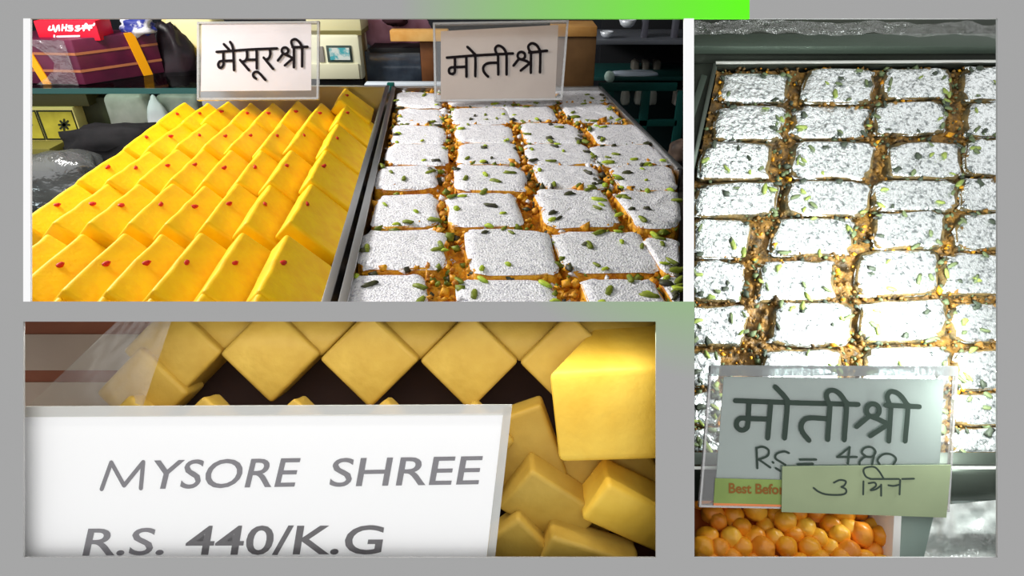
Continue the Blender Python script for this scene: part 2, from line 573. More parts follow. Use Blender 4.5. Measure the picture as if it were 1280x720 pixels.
# ---- silver-leaf squares
def bil(q, s, t):
    """q: back-left, back-right, front-right, front-left; s, t in -1..1 (t=+1 back)"""
    a = (s + 1) / 2; b = (t + 1) / 2
    return (q[3] * (1 - a) + q[2] * a) * (1 - b) + (q[0] * (1 - a) + q[1] * a) * b


pis_meshes = []
for k in range(9):
    pis_meshes.append(blob_mesh('pistachio_sliver', .0085 * random.uniform(.8, 1.35), .0045 * random.uniform(.8, 1.2), .0028, M_pis[k % 3], seed=k, amt=.5))


M_pis3 = [mat('pistachio_grey', rgb(120, 134, 92), .5, col2=rgb(90, 104, 76), scale=90),
          mat('pistachio_grey_dark', rgb(78, 88, 72), .5, col2=rgb(64, 70, 62), scale=90),
          mat('pistachio_grey_pale', rgb(166, 182, 92), .5, col2=rgb(120, 140, 76), scale=90)]
pis3 = [blob_mesh('pistachio_sliver', .0085 * random.uniform(.8, 1.35), .0052 * random.uniform(.8, 1.3), .0020, M_pis3[k % 3], seed=k, amt=.8) for k in range(9)]


def leaf_sweet(q, n, h, mf, mb, label, group, npis, seed, pscale=1.0, pm=None, ragged=.10, yellow=0):
    rnd = random.Random(seed)
    ctr = sum(q, Vector()) / 4
    base = ctr - n * h
    e = empty('silver_leaf_sweet', base)
    A = 36

    def outline(k, grow, hf):
        an = 2 * math.pi * k / A
        c, s = math.cos(an), math.sin(an)
        ex = 2 / 6.0
        x = math.copysign(abs(c) ** ex, c); y = math.copysign(abs(s) ** ex, s)
        g = grow + hf * nz(x * 3.3 + seed * 5.7, y * 3.3, seed * .3) + hf * .6 * nz(x * 9 + seed, y * 9, 3.0)
        return x * g, y * g
    # body
    V, Fc = [], []
    levels = [(0.97, -.05), (1.0, -.16), (1.04, -.5), (1.03, -1.0)]
    for li, (g, d) in enumerate(levels):
        for k in range(A):
            x, y = outline(k, g, .05)
            w = .05 * nz(k * .9 + seed * 3, d * 9, seed)
            V.append(bil(q, x * (1 + w), y * (1 + w)) + n * (h * d))
    for li in range(len(levels) - 1):
        for k in range(A):
            a = li * A + k; b = li * A + (k + 1) % A
            Fc.append((a, a + A, b + A, b))
    Fc.append(tuple(range(A)))
    Fc.append(tuple(reversed(range((len(levels) - 1) * A, len(levels) * A))))
    fixn(mk('body', V, Fc, mb, e, smooth=True))
    # silver leaf with a ragged edge, crinkled
    V, Fc = [], []
    R = [0, .25, .5, .72, .88, 1.0]
    V.append(ctr + n * .001)
    for ri, r in enumerate(R[1:]):
        for k in range(A):
            x, y = outline(k, .995, ragged)
            p = bil(q, x * r, y * r)
            z = .0026 * nz(p.x * 70, p.y * 70, p.z * 70 + seed) + .0016 * nz(p.x * 190, p.y * 190, seed)
            V.append(p + n * (z + .001 - (.006 if r == 1.0 else 0)))
    for k in range(A): Fc.append((0, 1 + k, 1 + (k + 1) % A))
    for ri in range(len(R) - 2):
        for k in range(A):
            a = 1 + ri * A + k; b = 1 + ri * A + (k + 1) % A
            Fc.append((a, a + A, b + A, b))
    lf = mk('silver_leaf', V, Fc, mf, e, smooth=True)
    fixn(lf)
    for i in range(npis):
        o = bpy.data.objects.new('pistachio_sliver', (pm or pis_meshes)[rnd.randrange(9)]); COL.objects.link(o)
        o.parent = e
        s = rnd.uniform(-.92, .92); t = rnd.uniform(-.92, .92)
        if rnd.random() < .55:
            if rnd.random() < .5: s = math.copysign(rnd.uniform(.7, 1.0), s)
            else: t = math.copysign(rnd.uniform(.7, 1.0), t)
        o.location = bil(q, s, t) + n * .003 - base
        qn = n.to_track_quat('Z', 'Y')
        o.rotation_mode = 'QUATERNION'
        from mathutils import Quaternion
        o.rotation_quaternion = qn @ Quaternion((0, 0, 1), rnd.uniform(0, 3.14)) @ Quaternion((1, 0, 0), rnd.uniform(-.3, .3))
        k = pscale * rnd.uniform(.7, 1.3)
        o.scale = (k, k, k)
    tag(e, label, 'sweet', group)
    return e


T1 = [  # column, rows from the front: (u0, u1, v0, v1)
    [(434, 532, 343, 386), (452, 557, 287, 333), (468, 546, 242, 281), (471, 545, 207, 234), (485, 558, 180, 203), (491, 556, 157, 177), (497, 551, 136, 154), (497, 551, 116, 132)],
    [(574, 694, 349, 386), (585, 692, 285, 340), (560, 648, 241, 280), (570, 655, 206, 236), (572, 646, 179, 203), (571, 639, 156, 176), (566, 636, 135, 153), (563, 640, 116, 132)],
    [(733, 826, 348, 386), (697, 812, 288, 338), (676, 764, 236, 280), (672, 750, 206, 233), (658, 738, 179, 203), (655, 724, 154, 177), (633, 692, 132, 150), (644, 690, 115, 129)],
    [(838, 900, 345, 386), (818, 900, 296, 340), (783, 880, 237, 282), (770, 852, 207, 236), (743, 826, 181, 205), (742, 806, 156, 178), (708, 768, 129, 151), (699, 756, 112, 127)]]
COLN = ['left', 'second', 'third', 'right']
ROWN = ['nearest', 'second', 'third', 'fourth', 'fifth', 'sixth', 'seventh', 'eighth']
UP1 = Vector((0, 0, 1))
for c, colm in enumerate(T1):
    for r, (u0, u1, v0, v1) in enumerate(colm):
        vm = (v0 + v1) / 2

        def cu(u, v): return min(UV + (u - UV) * (v - VH) / (vm - VH), 850)
        v0 -= 1.0; v1 += 1.2; u0 -= 2; u1 += 2
        jz = random.uniform(-.008, .004)
        sk = random.uniform(-1.5, 1.5)
        q = [ground(cu(u0, v0), v0 + sk, jz), ground(cu(u1, v0), v0 - sk, jz), ground(cu(u1, v1), v1 - sk, jz), ground(cu(u0, v1), v1 + sk, jz)]
        np_ = (3, 4, 8, 8)[c] + random.randrange(3)
        leaf_sweet(q, UP1, .075, M_foil, M_boon, 'silver-leaf square in the tray by the yellow slabs, %s column, %s row%s' % (COLN[c], ROWN[r], '' if r == 0 else ' from front'),
                   'silver-leaf squares beside the yellow slabs', np_, 100 + c * 20 + r, pscale=1.25)


def bed(V, Fc, fn, u0, u1, v0, v1, nu, nv, umin):
    k0 = len(V)
    for j in range(nv + 1):
        for i in range(nu + 1):
            V.append(fn(i / nu, j / nv))
    for j in range(nv):
        for i in range(nu):
            a = k0 + j * (nu + 1) + i
            Fc.append((a, a + 1, a + nu + 2, a + nu + 1))


def crumbs(name, pts, mats, sizes, label, n=UP1, parent=None, bedfn=None):
    """uncountable crumbs, one mesh"""
    V, Fc, idx = [], [], []
    base = [(1, 0, 0), (-1, 0, 0), (0, 1, 0), (0, -1, 0), (0, 0, 1), (0, 0, -1)]
    fs = [(0, 2, 4), (2, 1, 4), (1, 3, 4), (3, 0, 4), (2, 0, 5), (1, 2, 5), (3, 1, 5), (0, 3, 5)]
    for p in pts:
        k = len(V); r = random.choice(sizes) * random.uniform(.6, 1.3)
        R = Matrix.Rotation(random.uniform(0, 6.3), 3, Vector((random.uniform(-1, 1), random.uniform(-1, 1), random.uniform(-1, 1))).normalized())
        s = Vector((random.uniform(.7, 1.5), random.uniform(.6, 1.1), random.uniform(.5, 1)))
        mi = random.choices(range(len(mats)), weights=[6, 2, 1, 1][:len(mats)])[0]
        for b in base: V.append(p + R @ Vector((b[0] * s.x, b[1] * s.y, b[2] * s.z)) * r)
        for f in fs: Fc.append(tuple(k + i for i in f)); idx.append(mi)
    if bedfn:
        f0 = len(Fc)
        bed(V, Fc, bedfn, 0, 0, 0, 0, 150, 170, 0)
        idx += [0] * (len(Fc) - f0)
    o = mk(name, V, Fc, mats[0], smooth=True)
    for m in mats[1:]: o.data.materials.append(m)
    o.data.polygons.foreach_set('material_index', idx)
    tag(o, label, 'crumbs', kind='stuff')
    return o


def bed1(s, t):
    v = 1 / ((1 - t) / (385 - VH) + t / (113 - VH)) + VH
    ur = min(UV + .945 * (v - VH), 848); ul = UV - .215 * (v - VH)
    p = ground(ul + (ur - ul) * s, v, 0)
    edge = min(1, s * 14, (1 - s) * 40)
    z = -.030 + .016 * nz(p.x * 26, p.y * 26, 1) + .010 * nz(p.x * 70, p.y * 70, 2) - .05 * (1 - edge)
    return Vector((p.x, p.y, z))


pts = []
while len(pts) < 2200:
    v = 1 / random.uniform(1 / (386 - VH), 1 / (114 - VH)) + VH
    X = random.uniform(-.225, .93)
    u = UV + X * (v - VH)
    if u > 846: continue
    inside = False
    for colm in T1:
        for (u0, u1, v0, v1) in colm:
            vm = (v0 + v1) / 2
            uu = UV + (u - UV) * (vm - VH) / (v - VH)
            if u0 + 3 < uu < u1 - 3 and v0 + 2 < v < v1 - 2: inside = True
    if inside: continue
    if u < 300 + 0: continue
    pts.append(ground(u, v, random.uniform(-.030, -.006)) if X > -.2 else ground(u, v, -.07))
crumbs('sweet_crumbs', pts, [M_boon, M_pis[0], M_pis[1], M_foil], [.006, .009, .012], 'loose orange boondi crumbs and nut bits in the gaps of the upper tray', bedfn=bed1)


# ---- name cards in clear holders
def holder(name, label, card, outer, Z, m_card, thick=.012, foot=None):
    """card and outer: four pixel corners TL TR BR BL; the holder stands at distance Z"""
    o3 = [P(u, v, Z) for u, v in outer]
    e = empty(name, (o3[2] + o3[3]) / 2)
    c3 = [P(u, v, Z + .002) for u, v in card]
    card_ = slab_quad('card', c3, .002, m_card, e)
    slab_quad('clear_panel', [P(u, v, Z) for u, v in outer], .0012, M_acr, e)
    w = 2.6
    # solid edges of the bent acrylic
    (a, b, c, d) = [Vector(x) for x in outer]

    def strip(p, q_, inn):
        slab_quad('acrylic_edge', [P(*p, Z - .001), P(*q_, Z - .001), P(*(q_ + inn), Z - .001), P(*(p + inn), Z - .001)], thick, M_acr_e, e)
    strip(a, b, Vector((0, w)))
    strip(d + Vector((0, -w)), c + Vector((0, -w)), Vector((0, w)))
    slab_quad('acrylic_edge', [P(*a, Z - .001), P(*(a + Vector((w, 0))), Z - .001), P(*(d + Vector((w, 0))), Z - .001), P(*d, Z - .001)], thick, M_acr_e, e)
    slab_quad('acrylic_edge', [P(*(b - Vector((w, 0))), Z - .001), P(*b, Z - .001), P(*c, Z - .001), P(*(c - Vector((w, 0))), Z - .001)], thick, M_acr_e, e)
    tag(e, label, 'sign', 'name cards in clear holders')
    return e, card_


Zs1 = 2.02
h1, k1 = holder('name_card_holder', 'clear holder with white name card standing on the yellow slabs', [(252, 29), (389, 28), (389, 113), (251, 114)],
            [(246, 27), (399, 26), (398, 124), (246, 125)], Zs1, M_paper)
ink('lettering', [
    [(65, 205), (240, 193), (480, 175), (810, 162)],
    [(148, 200), (150, 325), (150, 360), (130, 395), (100, 398), (85, 365), (95, 335), (125, 318), (270, 312)],
    [(272, 190), (276, 310), (280, 430)],
    [(155, 110), (225, 185)], [(232, 82), (258, 130), (272, 190)],
    [(438, 185), (440, 270), (420, 312), (385, 325)], [(430, 302), (558, 300)], [(355, 305), (465, 432)],
    [(558, 180), (560, 410)],
    [(550, 532), (525, 515), (515, 480), (535, 455), (565, 450), (600, 475), (665, 550)],
    [(722, 170), (725, 240), (705, 285), (672, 300)], [(645, 275), (760, 415)],
    circle(908, 190, 40), [(885, 228), (820, 312)], [(905, 235), (960, 258), (1005, 285)], [(1005, 285), (905, 372)],
    [(1017, 150), (1017, 395)],
    [(1005, 148), (985, 85), (1005, 55), (1040, 50), (1080, 80), (1110, 130), (1118, 165), (1118, 385)], [(1000, 148), (1185, 142)]],
    32, (264, 44), 9.846, lambda u, v: P(u, v, Zs1 + .0016 - .0018), M_ink, k1)
Zs2 = 2.05
h2, k2_ = holder('name_card_holder', 'clear holder with beige name card at the back of the silver-leaf tray', [(551, 39), (698, 31), (694, 124), (551, 125)],
            [(541, 28), (711, 25), (703, 125), (543, 127)], Zs2, M_paper2)
MOTI2 = [
    [(60, 238), (400, 212), (815, 190)],
    [(152, 230), (152, 385), (140, 415), (115, 425), (88, 410), (85, 375), (105, 352), (150, 347), (270, 342)], [(282, 225), (284, 455)],
    [(295, 115), (360, 180), (385, 225), (385, 450)],
    [(645, 295), (540, 300), (490, 325), (475, 365), (490, 410), (530, 455)], [(645, 200), (648, 430)],
    [(630, 195), (612, 140), (635, 105), (670, 105), (710, 135), (735, 180), (742, 215), (742, 430)],
    circle(912, 215, 43), [(885, 250), (822, 328)], [(905, 255), (965, 275), (1010, 300)], [(1010, 300), (905, 385)], [(1022, 170), (1020, 410)],
    [(1010, 175), (990, 115), (1015, 80), (1050, 75), (1090, 100), (1120, 150), (1128, 185), (1125, 405)], [(1000, 180), (1205, 158)]]
ink('lettering', MOTI2, 31, (552, 46), 9.143, lambda u, v: P(u, v, Zs2 - .0002), M_ink, k2_)

# ---- shop goods behind the trays
Ys = 2.62
# glass shelf on the left
a = at(-80, 113, 2.45); b = at(247, 113, 2.45)
gs = empty('glass_shelf', ((a.x + b.x) / 2, 2.7, a.z))
hexa('shelf_pane', [(a.x, 2.45, a.z - .008), (b.x, 2.45, a.z - .008), (b.x + .06, 3.3, a.z - .008), (a.x, 3.3, a.z - .008),
                    (a.x, 2.45, a.z + .008), (b.x, 2.45, a.z + .008), (b.x + .06, 3.3, a.z + .008), (a.x, 3.3, a.z + .008)], M_glass, gs)
hexa('shelf_edge', [(a.x, 2.443, a.z - .011), (b.x, 2.443, a.z - .011), (b.x, 2.45, a.z - .011), (a.x, 2.45, a.z - .011),
                    (a.x, 2.443, a.z + .009), (b.x, 2.443, a.z + .009), (b.x, 2.45, a.z + .009), (a.x, 2.45, a.z + .009)], M_gedge, gs)
tag(gs, 'glass shelf with dark green front edge at the left', 'shelf')
zsh = a.z + .009

# maroon gift box with gold bands and yellow ribbons, one corner toward us
M_mar = mat('maroon_paper', rgb(98, 22, 56), .35, col2=rgb(70, 14, 44), scale=10, spec=.5)
M_gold = mat('gold_band', rgb(170, 105, 70), .4)
M_rib = mat('yellow_ribbon', rgb(250, 170, 10), .45)
corner = at(108, 110, 2.50); corner.z = zsh
ht = at(108, 50, 2.50).z - zsh
L1, L2 = .44, .30
d1 = Vector((-math.cos(.10), math.sin(.10), 0)); d2 = Vector((math.cos(.85), math.sin(.85), 0))
gb = empty('gift_box', corner)
q = [corner, corner + d2 * L2, corner + d2 * L2 + d1 * L1, corner + d1 * L1]
hexa('box_body', q + [p + Vector((0, 0, ht)) for p in q], M_mar, gb, bevel=.004)
for f in (.28, .66):
    for (p0, dr, L, nn) in ((corner, d1, L1, Vector((d1.y, -d1.x, 0))), (corner, d2, L2, Vector((d2.y, -d2.x, 0)))):
        if nn.y > 0: nn = -nn
        z = Vector((0, 0, ht * f)); w = Vector((0, 0, .009))
        qq = [p0 + z, p0 + dr * L + z, p0 + dr * L + z + w, p0 + z + w]
        hexa('gold_band', [qq[0], qq[1], qq[1] + nn * .0015, qq[0] + nn * .0015, qq[3], qq[2], qq[2] + nn * .0015, qq[3] + nn * .0015], M_gold, gb)
for (p0, dr, s0, s1, w) in ((corner, d1, .185, .138, .032), (corner, d2, .185, .215, .035)):
    nn = Vector((dr.y, -dr.x, 0))
    if nn.y > 0: nn = -nn
    t0 = p0 + dr * s0 + Vector((0, 0, ht * 1.02)); b0 = p0 + dr * s1
    hexa('ribbon', [b0, b0 + dr * w, b0 + dr * w + nn * .005, b0 + nn * .005, t0, t0 + dr * w, t0 + dr * w + nn * .005, t0 + nn * .005], M_rib, gb)
# cellophane tail gathered at the side
V, Fc = [], []
for i in range(9):
    for j in range(7):
        s, t = i / 8, j / 6
        p = corner + d1 * (.02 + .17 * s * (1 - .6 * math.sin(t * 3.14))) + Vector((0, -.012 - .01 * nz(s * 6, t * 6, 1), ht * t))
        V.append(p)
for i in range(8):
    for j in range(6): Fc.append((i * 7 + j, i * 7 + j + 1, (i + 1) * 7 + j + 1, (i + 1) * 7 + j))
mk('cellophane', V, Fc, clear('cellophane', (.97, .95, .98, 1), .16, .25, bump=1, bscale=25, milk=.05), gb, smooth=True)
tag(gb, 'maroon gift box with gold bands and yellow ribbons on the glass shelf', 'gift box')
# red carton with white script on top
M_red = mat('red_card', rgb(226, 24, 52), .45)
rb = empty('red_carton', at(88, 50, 2.56))
body = boxpx('carton_body', 50, 126, 26, 51, 2.56, .10, M_red, rb, bevel=.003)
M_wht = mat('white_print', rgb(250, 225, 235), .6)
ink('lettering', [[(175, 95), (165, 125), (200, 120), (205, 85)], [(205, 85), (225, 140), (245, 90)], [(255, 85), (260, 130)], [(290, 80), (285, 130)], [(290, 105), (320, 105)],
                  [(325, 80), (320, 130)], [(375, 90), (345, 90), (350, 108), (380, 112), (370, 130), (340, 130)], [(440, 90), (410, 95), (420, 110), (445, 115), (430, 132), (405, 130)],
                  [(480, 130), (500, 70), (530, 125)], [(215, 175), (215, 205)], [(240, 185), (440, 180)], [(470, 90), (560, 85), (575, 70)], [(460, 110), (550, 105)]],
    17, (38, 20), 7.2, lambda u, v: at(u, v, 2.5585), M_wht, rb)
tag(rb, 'red carton with white lettering on top of the maroon gift box', 'box')
# dark crumpled gift wrap end at the right of the box
def lump(name, label, cat, u0, u1, v0, v1, Y, depth, m, seed=1, amt=.25, power=3.0, group=None, taper=0.0, parts=None):
    a = at(u0, v1, Y); b = at(u1, v0, Y)
    cx, cz = (a.x + b.x) / 2, (a.z + b.z) / 2; sx, sz = (b.x - a.x) / 2, (b.z - a.z) / 2
    V, Fc = [], []
    nu, nv = 28, 16
    for j in range(nv + 1):
        ph = -math.pi / 2 + math.pi * j / nv
        for i in range(nu):
            th = 2 * math.pi * i / nu
            ex = 2 / power
            c = lambda x: math.copysign(abs(x) ** ex, x)
            x, y, z = c(math.cos(ph)) * c(math.cos(th)), c(math.cos(ph)) * c(math.sin(th)), c(math.sin(ph))
            k = 1 + amt * nz(x * 1.6 + seed * 7.7, y * 1.6, z * 1.6) + amt * .4 * nz(x * 5 + seed, y * 5, z * 5)
            tp = 1 - taper * (z + 1) / 2
            V.append((cx + x * sx * k * tp, Y + depth / 2 + y * depth / 2 * k * tp, cz + z * sz * k))
    for j in range(nv):
        for i in range(nu):
            Fc.append((j * nu + i, j * nu + (i + 1) % nu, (j + 1) * nu + (i + 1) % nu, (j + 1) * nu + i))
    o = mk(name, V, Fc, m, smooth=True)
    tag(o, label, cat, group)
    return o


M_dk = mat('dark_cloth', rgb(10, 9, 12), .8, col2=rgb(20, 17, 20), scale=20, bump=.4, bscale=40)
lump('dark_pouch', 'dark gathered pouch between the gift box and the cream bag', 'pouch', 186, 232, 36, 112, 2.72, .14, mat('dark_wrap', rgb(40, 24, 32), .4, col2=rgb(20, 18, 22), scale=14), 3, .3, 2.6, taper=.45)
o = lump('blue_ribbon_bow', 'small blue and white bow on top of the gift box', 'bow', 148, 184, 24, 48, 2.66, .08, mat('bow_blue', rgb(40, 50, 130), .5, col2=rgb(210, 210, 215), scale=18, lo=.45, hi=.55), 5, .45, 2.3)
M_cream = mat('cream_bag', rgb(226, 216, 160), .55, col2=rgb(214, 178, 70), scale=9, lo=.5, hi=.62, bump=.5, bscale=18)
lump('cream_paper_bag', 'cream and yellow paper bag upright behind the left name card', 'bag', 203, 262, 14, 76, 2.80, .16, M_cream, 8, .18, 4, taper=.1)
lump('cream_paper_bag', 'pale lower bag under the cream and yellow bag', 'bag', 206, 272, 74, 116, 2.82, .16, mat('pale_bag', rgb(206, 208, 166), .55, col2=rgb(188, 192, 140), scale=9), 9, .12, 5)

# below the shelf
M_tin = mat('yellow_print', rgb(190, 180, 58), .5, col2=rgb(168, 156, 46), scale=20)
M_tin2 = mat('pale_yellow_print', rgb(226, 214, 130), .5)
M_dgreen = mat('dark_outline', rgb(40, 44, 20), .5)
pb = empty('patterned_box', at(70, 179, 2.50))
boxpx('box_body', -20, 106, 134, 180, 2.50, .2, M_tin2, pb, bevel=.004)
for (u0, u1) in ((-10, 56), (59, 101)):
    boxpx('outline', u0 - 1, u1 + 1, 138, 175, 2.497, .004, M_dgreen, pb, bevel=0)
    boxpx('print_panel', u0 + 1, u1 - 1, 140, 173, 2.495, .004, M_tin, pb, bevel=0)
    cxx = (u0 + u1) / 2 + (10 if u0 < 0 else 0)
    for k in range(4):
        an = k * math.pi / 4
        ink('medallion', [[(cxx - 6.5 * math.cos(an), 156 - 6.5 * math.sin(an)), (cxx + 6.5 * math.cos(an), 156 + 6.5 * math.sin(an))]], 2.6, (0, 0), 1, lambda u, v: at(u, v, 2.4935), M_dgreen, pb, curved=False)
boxpx('lid', -20, 112, 118, 133, 2.51, .2, mat('olive_lid', rgb(70, 66, 34), .5), pb)
tag(pb, 'yellow printed box with a dark medallion panel under the glass shelf', 'box')
ob = boxpx('olive_carton', 107, 152, 122, 182, 2.56, .2, mat('olive_card', rgb(64, 66, 40), .6, col2=rgb(48, 50, 30), scale=16))
tag(ob, 'dark olive carton beside the yellow printed box', 'box')
boxp = boxpx('yellow_base_carton', -20, 72, 186, 214, 2.40, .16, mat('dull_yellow_card', rgb(120, 114, 50), .6))
tag(boxp, 'dull yellow carton low at the left edge under black bundle', 'box')
lump('pale_packet', 'pale silvery packet hanging under the glass shelf', 'packet', 142, 178, 118, 174, 2.52, .08, mat('pale_packet', rgb(188, 190, 178), .4, col2=rgb(160, 164, 150), scale=14, bump=.6, bscale=20), 11, .1, 5, taper=-.0)
lump('white_cone_packet', 'white cone-shaped packet just behind the yellow slabs', 'packet', 180, 206, 122, 175, 2.50, .07, mat('white_packet', rgb(228, 232, 234), .5), 12, .1, 2.4, taper=.7)
lump('grey_packet', 'grey packet behind the yellow slabs under the shelf end', 'packet', 200, 244, 119, 160, 2.56, .08, mat('grey_packet', rgb(170, 172, 160), .5, col2=rgb(140, 144, 136), scale=20), 13, .1, 5)
lump('black_bundle', 'black bundle lying left of the yellow slabs', 'bundle', 78, 186, 164, 216, 2.36, .18, M_dk, 15, .3, 2.6)
lump('clear_plastic_bag', 'crumpled clear plastic bag at the left edge beside the yellow slabs', 'bag', 8, 112, 202, 268, 2.16, .18, clear('grey_bag_film', (.45, .5, .52, 1), .22, .2, bump=1, bscale=14, milk=.06), 17, .25, 3)

# weighing scale
M_scale = mat('cream_plastic', rgb(226, 226, 200), .4, col2=rgb(216, 216, 186), scale=4)
ws = empty('weighing_scale', at(425, 106, Ys))
boxpx('scale_body', 380, 454, 44, 100, Ys, .16, M_scale, ws, bevel=.012)
boxpx('scale_head', 384, 452, 14, 40, Ys + .03, .15, mat('cream_plastic_dark', rgb(206, 202, 160), .4), ws, bevel=.008)
boxpx('seam', 384, 452, 39, 44, Ys + .012, .14, mat('olive_seam', rgb(110, 104, 60), .5), ws, bevel=0)
boxpx('display_frame', 410, 441, 57, 78, Ys - .004, .02, mat('display_frame', rgb(60, 74, 70), .4), ws, bevel=.002)
boxpx('display_screen', 413, 438, 60, 75, Ys - .008, .008, mat('display_teal', rgb(70, 160, 170), .3, col2=rgb(200, 210, 205), scale=26, lo=.48, hi=.56), ws, bevel=0)
boxpx('side_key', 399, 406, 58, 78, Ys - .004, .02, mat('key_grey', rgb(140, 136, 130), .4), ws, bevel=.002)
boxpx('scale_base', 382, 456, 100, 118, Ys + .01, .16, M_black, ws)
boxpx('lower_panel', 382, 450, 80, 99, Ys - .01, .02, mat('cream_plastic_low', rgb(206, 204, 176), .4), ws, bevel=.004)  # panel a little darker than the cream body
tag(ws, 'cream electronic weighing scale with a small teal display', 'scale')
sp_ = boxpx('olive_post', 453, 460, 14, 110, Ys + .05, .05, mat('olive_post', rgb(120, 100, 62), .5))
tag(sp_, 'narrow brown post beside the weighing scale', 'post')

# dark glass case with wooden end and shelf
dc = empty('glass_case', at(495, 106, 2.68))
boxpx('case_pane', 460, 528, 64, 106, 2.68, .12, mat('case_glass', rgb(70, 80, 92), .12, col2=rgb(34, 40, 52), scale=11, spec=.8), dc)
boxpx('case_rail', 462, 528, 60, 66, 2.672, .13, M_black, dc, bevel=.002)
boxpx('case_end', 528, 544, 52, 106, 2.67, .14, mat('brown_wood', rgb(122, 76, 42), .5, col2=rgb(96, 58, 32), scale=9), dc)
tag(dc, 'dark glass case with a brown wooden end between the name cards', 'case')
tb = boxpx('tan_board', 488, 560, 38, 52, 2.64, .05, mat('tan_wood', rgb(206, 150, 74), .5, col2=rgb(226, 182, 110), scale=12))
tag(tb, 'tan wooden board lying on the dark glass case', 'board')
lump('mauve_cloth', 'mauve folded cloth heaped above the dark glass case', 'cloth', 458, 534, 10, 64, 2.78, .12, mat('mauve_cloth', rgb(186, 138, 160), .8, col2=rgb(150, 96, 112), scale=10), 21, .25, 3)
lump('dark_bundle', 'dark round bundle on the mauve cloth at the top edge', 'bundle', 476, 510, 10, 34, 2.72, .06, mat('dark_plum', rgb(50, 22, 32), .7), 22, .3, 2.4)
we = boxpx('white_ledge', 456, 552, 105, 113, 2.50, .05, mat('white_ledge', rgb(216, 226, 236), .35))
tag(we, 'white ledge behind the silver-leaf tray', 'ledge')
cl = boxpx('green_clip', 484, 493, 104, 113, 2.42, .02, mat('teal_clip', rgb(14, 92, 84), .35), bevel=.004)
tag(cl, 'small teal clip at the corner where the trays meet', 'clip')
# brown carton right of the beige card
bc = empty('brown_carton', at(725, 107, 2.60))
boxpx('carton_body', 690, 742, 46, 108, 2.60, .14, mat('brown_card', rgb(116, 84, 50), .6, col2=rgb(98, 70, 40), scale=12), bc)
boxpx('carton_lid', 690, 746, 33, 46, 2.59, .16, mat('tan_card', rgb(196, 148, 82), .6, col2=rgb(170, 120, 60), scale=12), bc)
tag(bc, 'brown carton with tan lid behind the beige name card', 'box')
# dark shelving on the right
M_shelf = mat('dark_shelf', rgb(30, 36, 40), .4, spec=.5)
ds = empty('dark_shelving', at(810, 200, 2.95))
boxpx('shelf_back', 738, 905, -10, 250, 3.15, .03, mat('shelf_back', rgb(16, 18, 22), .7), ds)
boxpx('shelf_board', 738, 905, 50, 56, 2.85, .3, mat('grey_shelf_edge', rgb(92, 96, 104), .4), ds)
boxpx('shelf_board', 738, 905, 96, 101, 2.85, .3, mat('teal_shelf_edge', rgb(24, 70, 68), .4), ds)
for k, u in enumerate((802, 840)): boxpx('shelf_post', u, u + 7, 14, 50, 2.9, .04, mat('grey_post', rgb(84, 84, 94), .4), ds)
tag(ds, 'dark shelving unit at the right behind the silver-leaf tray', 'shelving')


def glint(u, v, wpx, hpx, Y, label, m):  # small dishes added in place of light glints on the shelving
    a = at(u, v, Y); sc_ = Y / (at(u, v, Y) - CAM).y
    r = wpx / 2 / F * (P(u, v, 1) - CAM).length * 0 + (at(u + wpx / 2, v, Y) - a).length
    h = (at(u, v - hpx, Y).z - a.z)
    V, Fc = [], []; n = 20
    prof = [(.45, 0), (.8, .35), (1, 1), (.94, 1), (.74, .4), (0.02, .12)]
    for (rr, zz) in prof:
        for k in range(n): V.append((a.x + r * rr * math.cos(2 * math.pi * k / n), a.y + r * rr * math.sin(2 * math.pi * k / n), a.z + h * zz))
    for i in range(len(prof) - 1):
        for k in range(n): Fc.append((i * n + k, i * n + (k + 1) % n, (i + 1) * n + (k + 1) % n, (i + 1) * n + k))
    Fc.append(tuple(reversed(range(n))))
    o = mk('glint_dish', V, Fc, m, smooth=True)
    return tag(o, label, 'glint', 'modelled light glints on the dark shelving')


M_glint = mat('glint_white', rgb(222, 228, 236), .25, .3)
glint(784, 34, 22, 10, 2.92, 'pale dish shape for a light glint on top of the dark shelving', M_glint)
glint(758, 47, 17, 8, 2.90, 'small dish shape for a light glint beside the brown carton lid', M_glint)
lump('white_parcel', 'long pale parcel lying on the teal shelf edge', 'parcel', 762, 822, 90, 100, 2.86, .06, mat('pale_parcel', rgb(190, 204, 222), .3), 31, .2, 3)
lump('glint_ball', 'small pale ball shape for a light glint by the long parcel', 'ball', 756, 770, 90, 105, 2.82, .05, mat('glint_pale', rgb(206, 236, 226), .2), 32, .1, 2)  # round shape added to stand in for another light glint
for k, u in enumerate((795, 808, 822)):
    lump('dim_jar', 'dim grey jar on the shelf above the teal crate, %s from the left' % WORDS[k], 'jar', u - 6, u + 6, 76, 96, 3.0, .06, mat('dim_jar', rgb(96, 92, 84), .4), 33 + k, .1, 4)
# teal crate with white cups
M_teal = mat('teal_plastic', rgb(14, 66, 62), .4)
tc_ = empty('teal_crate', at(800, 200, 2.70))
boxpx('crate_rim', 748, 846, 104, 114, 2.70, .02, M_teal, tc_, bevel=.003)
for u in (748, 790, 832): boxpx('crate_post', u, u + 10, 114, 240, 2.70, .02, M_teal, tc_, bevel=.002)
boxpx('crate_rail', 748, 846, 150, 158, 2.70, .02, M_teal, tc_, bevel=.002)
boxpx('crate_back', 748, 846, 104, 240, 2.92, .01, mat('crate_dark', rgb(10, 30, 32), .5), tc_, bevel=0)
tag(tc_, 'teal plastic crate right of the silver-leaf tray', 'crate')
for k, u in enumerate((783, 800, 817)):
    lump('white_cup', 'white cup inside the teal crate, %s from the left' % WORDS[k], 'cup', u - 7, u + 7, 114, 133, 2.76, .06, mat('cup_white', rgb(176, 180, 174), .4), 41 + k, .06, 3, taper=.2)
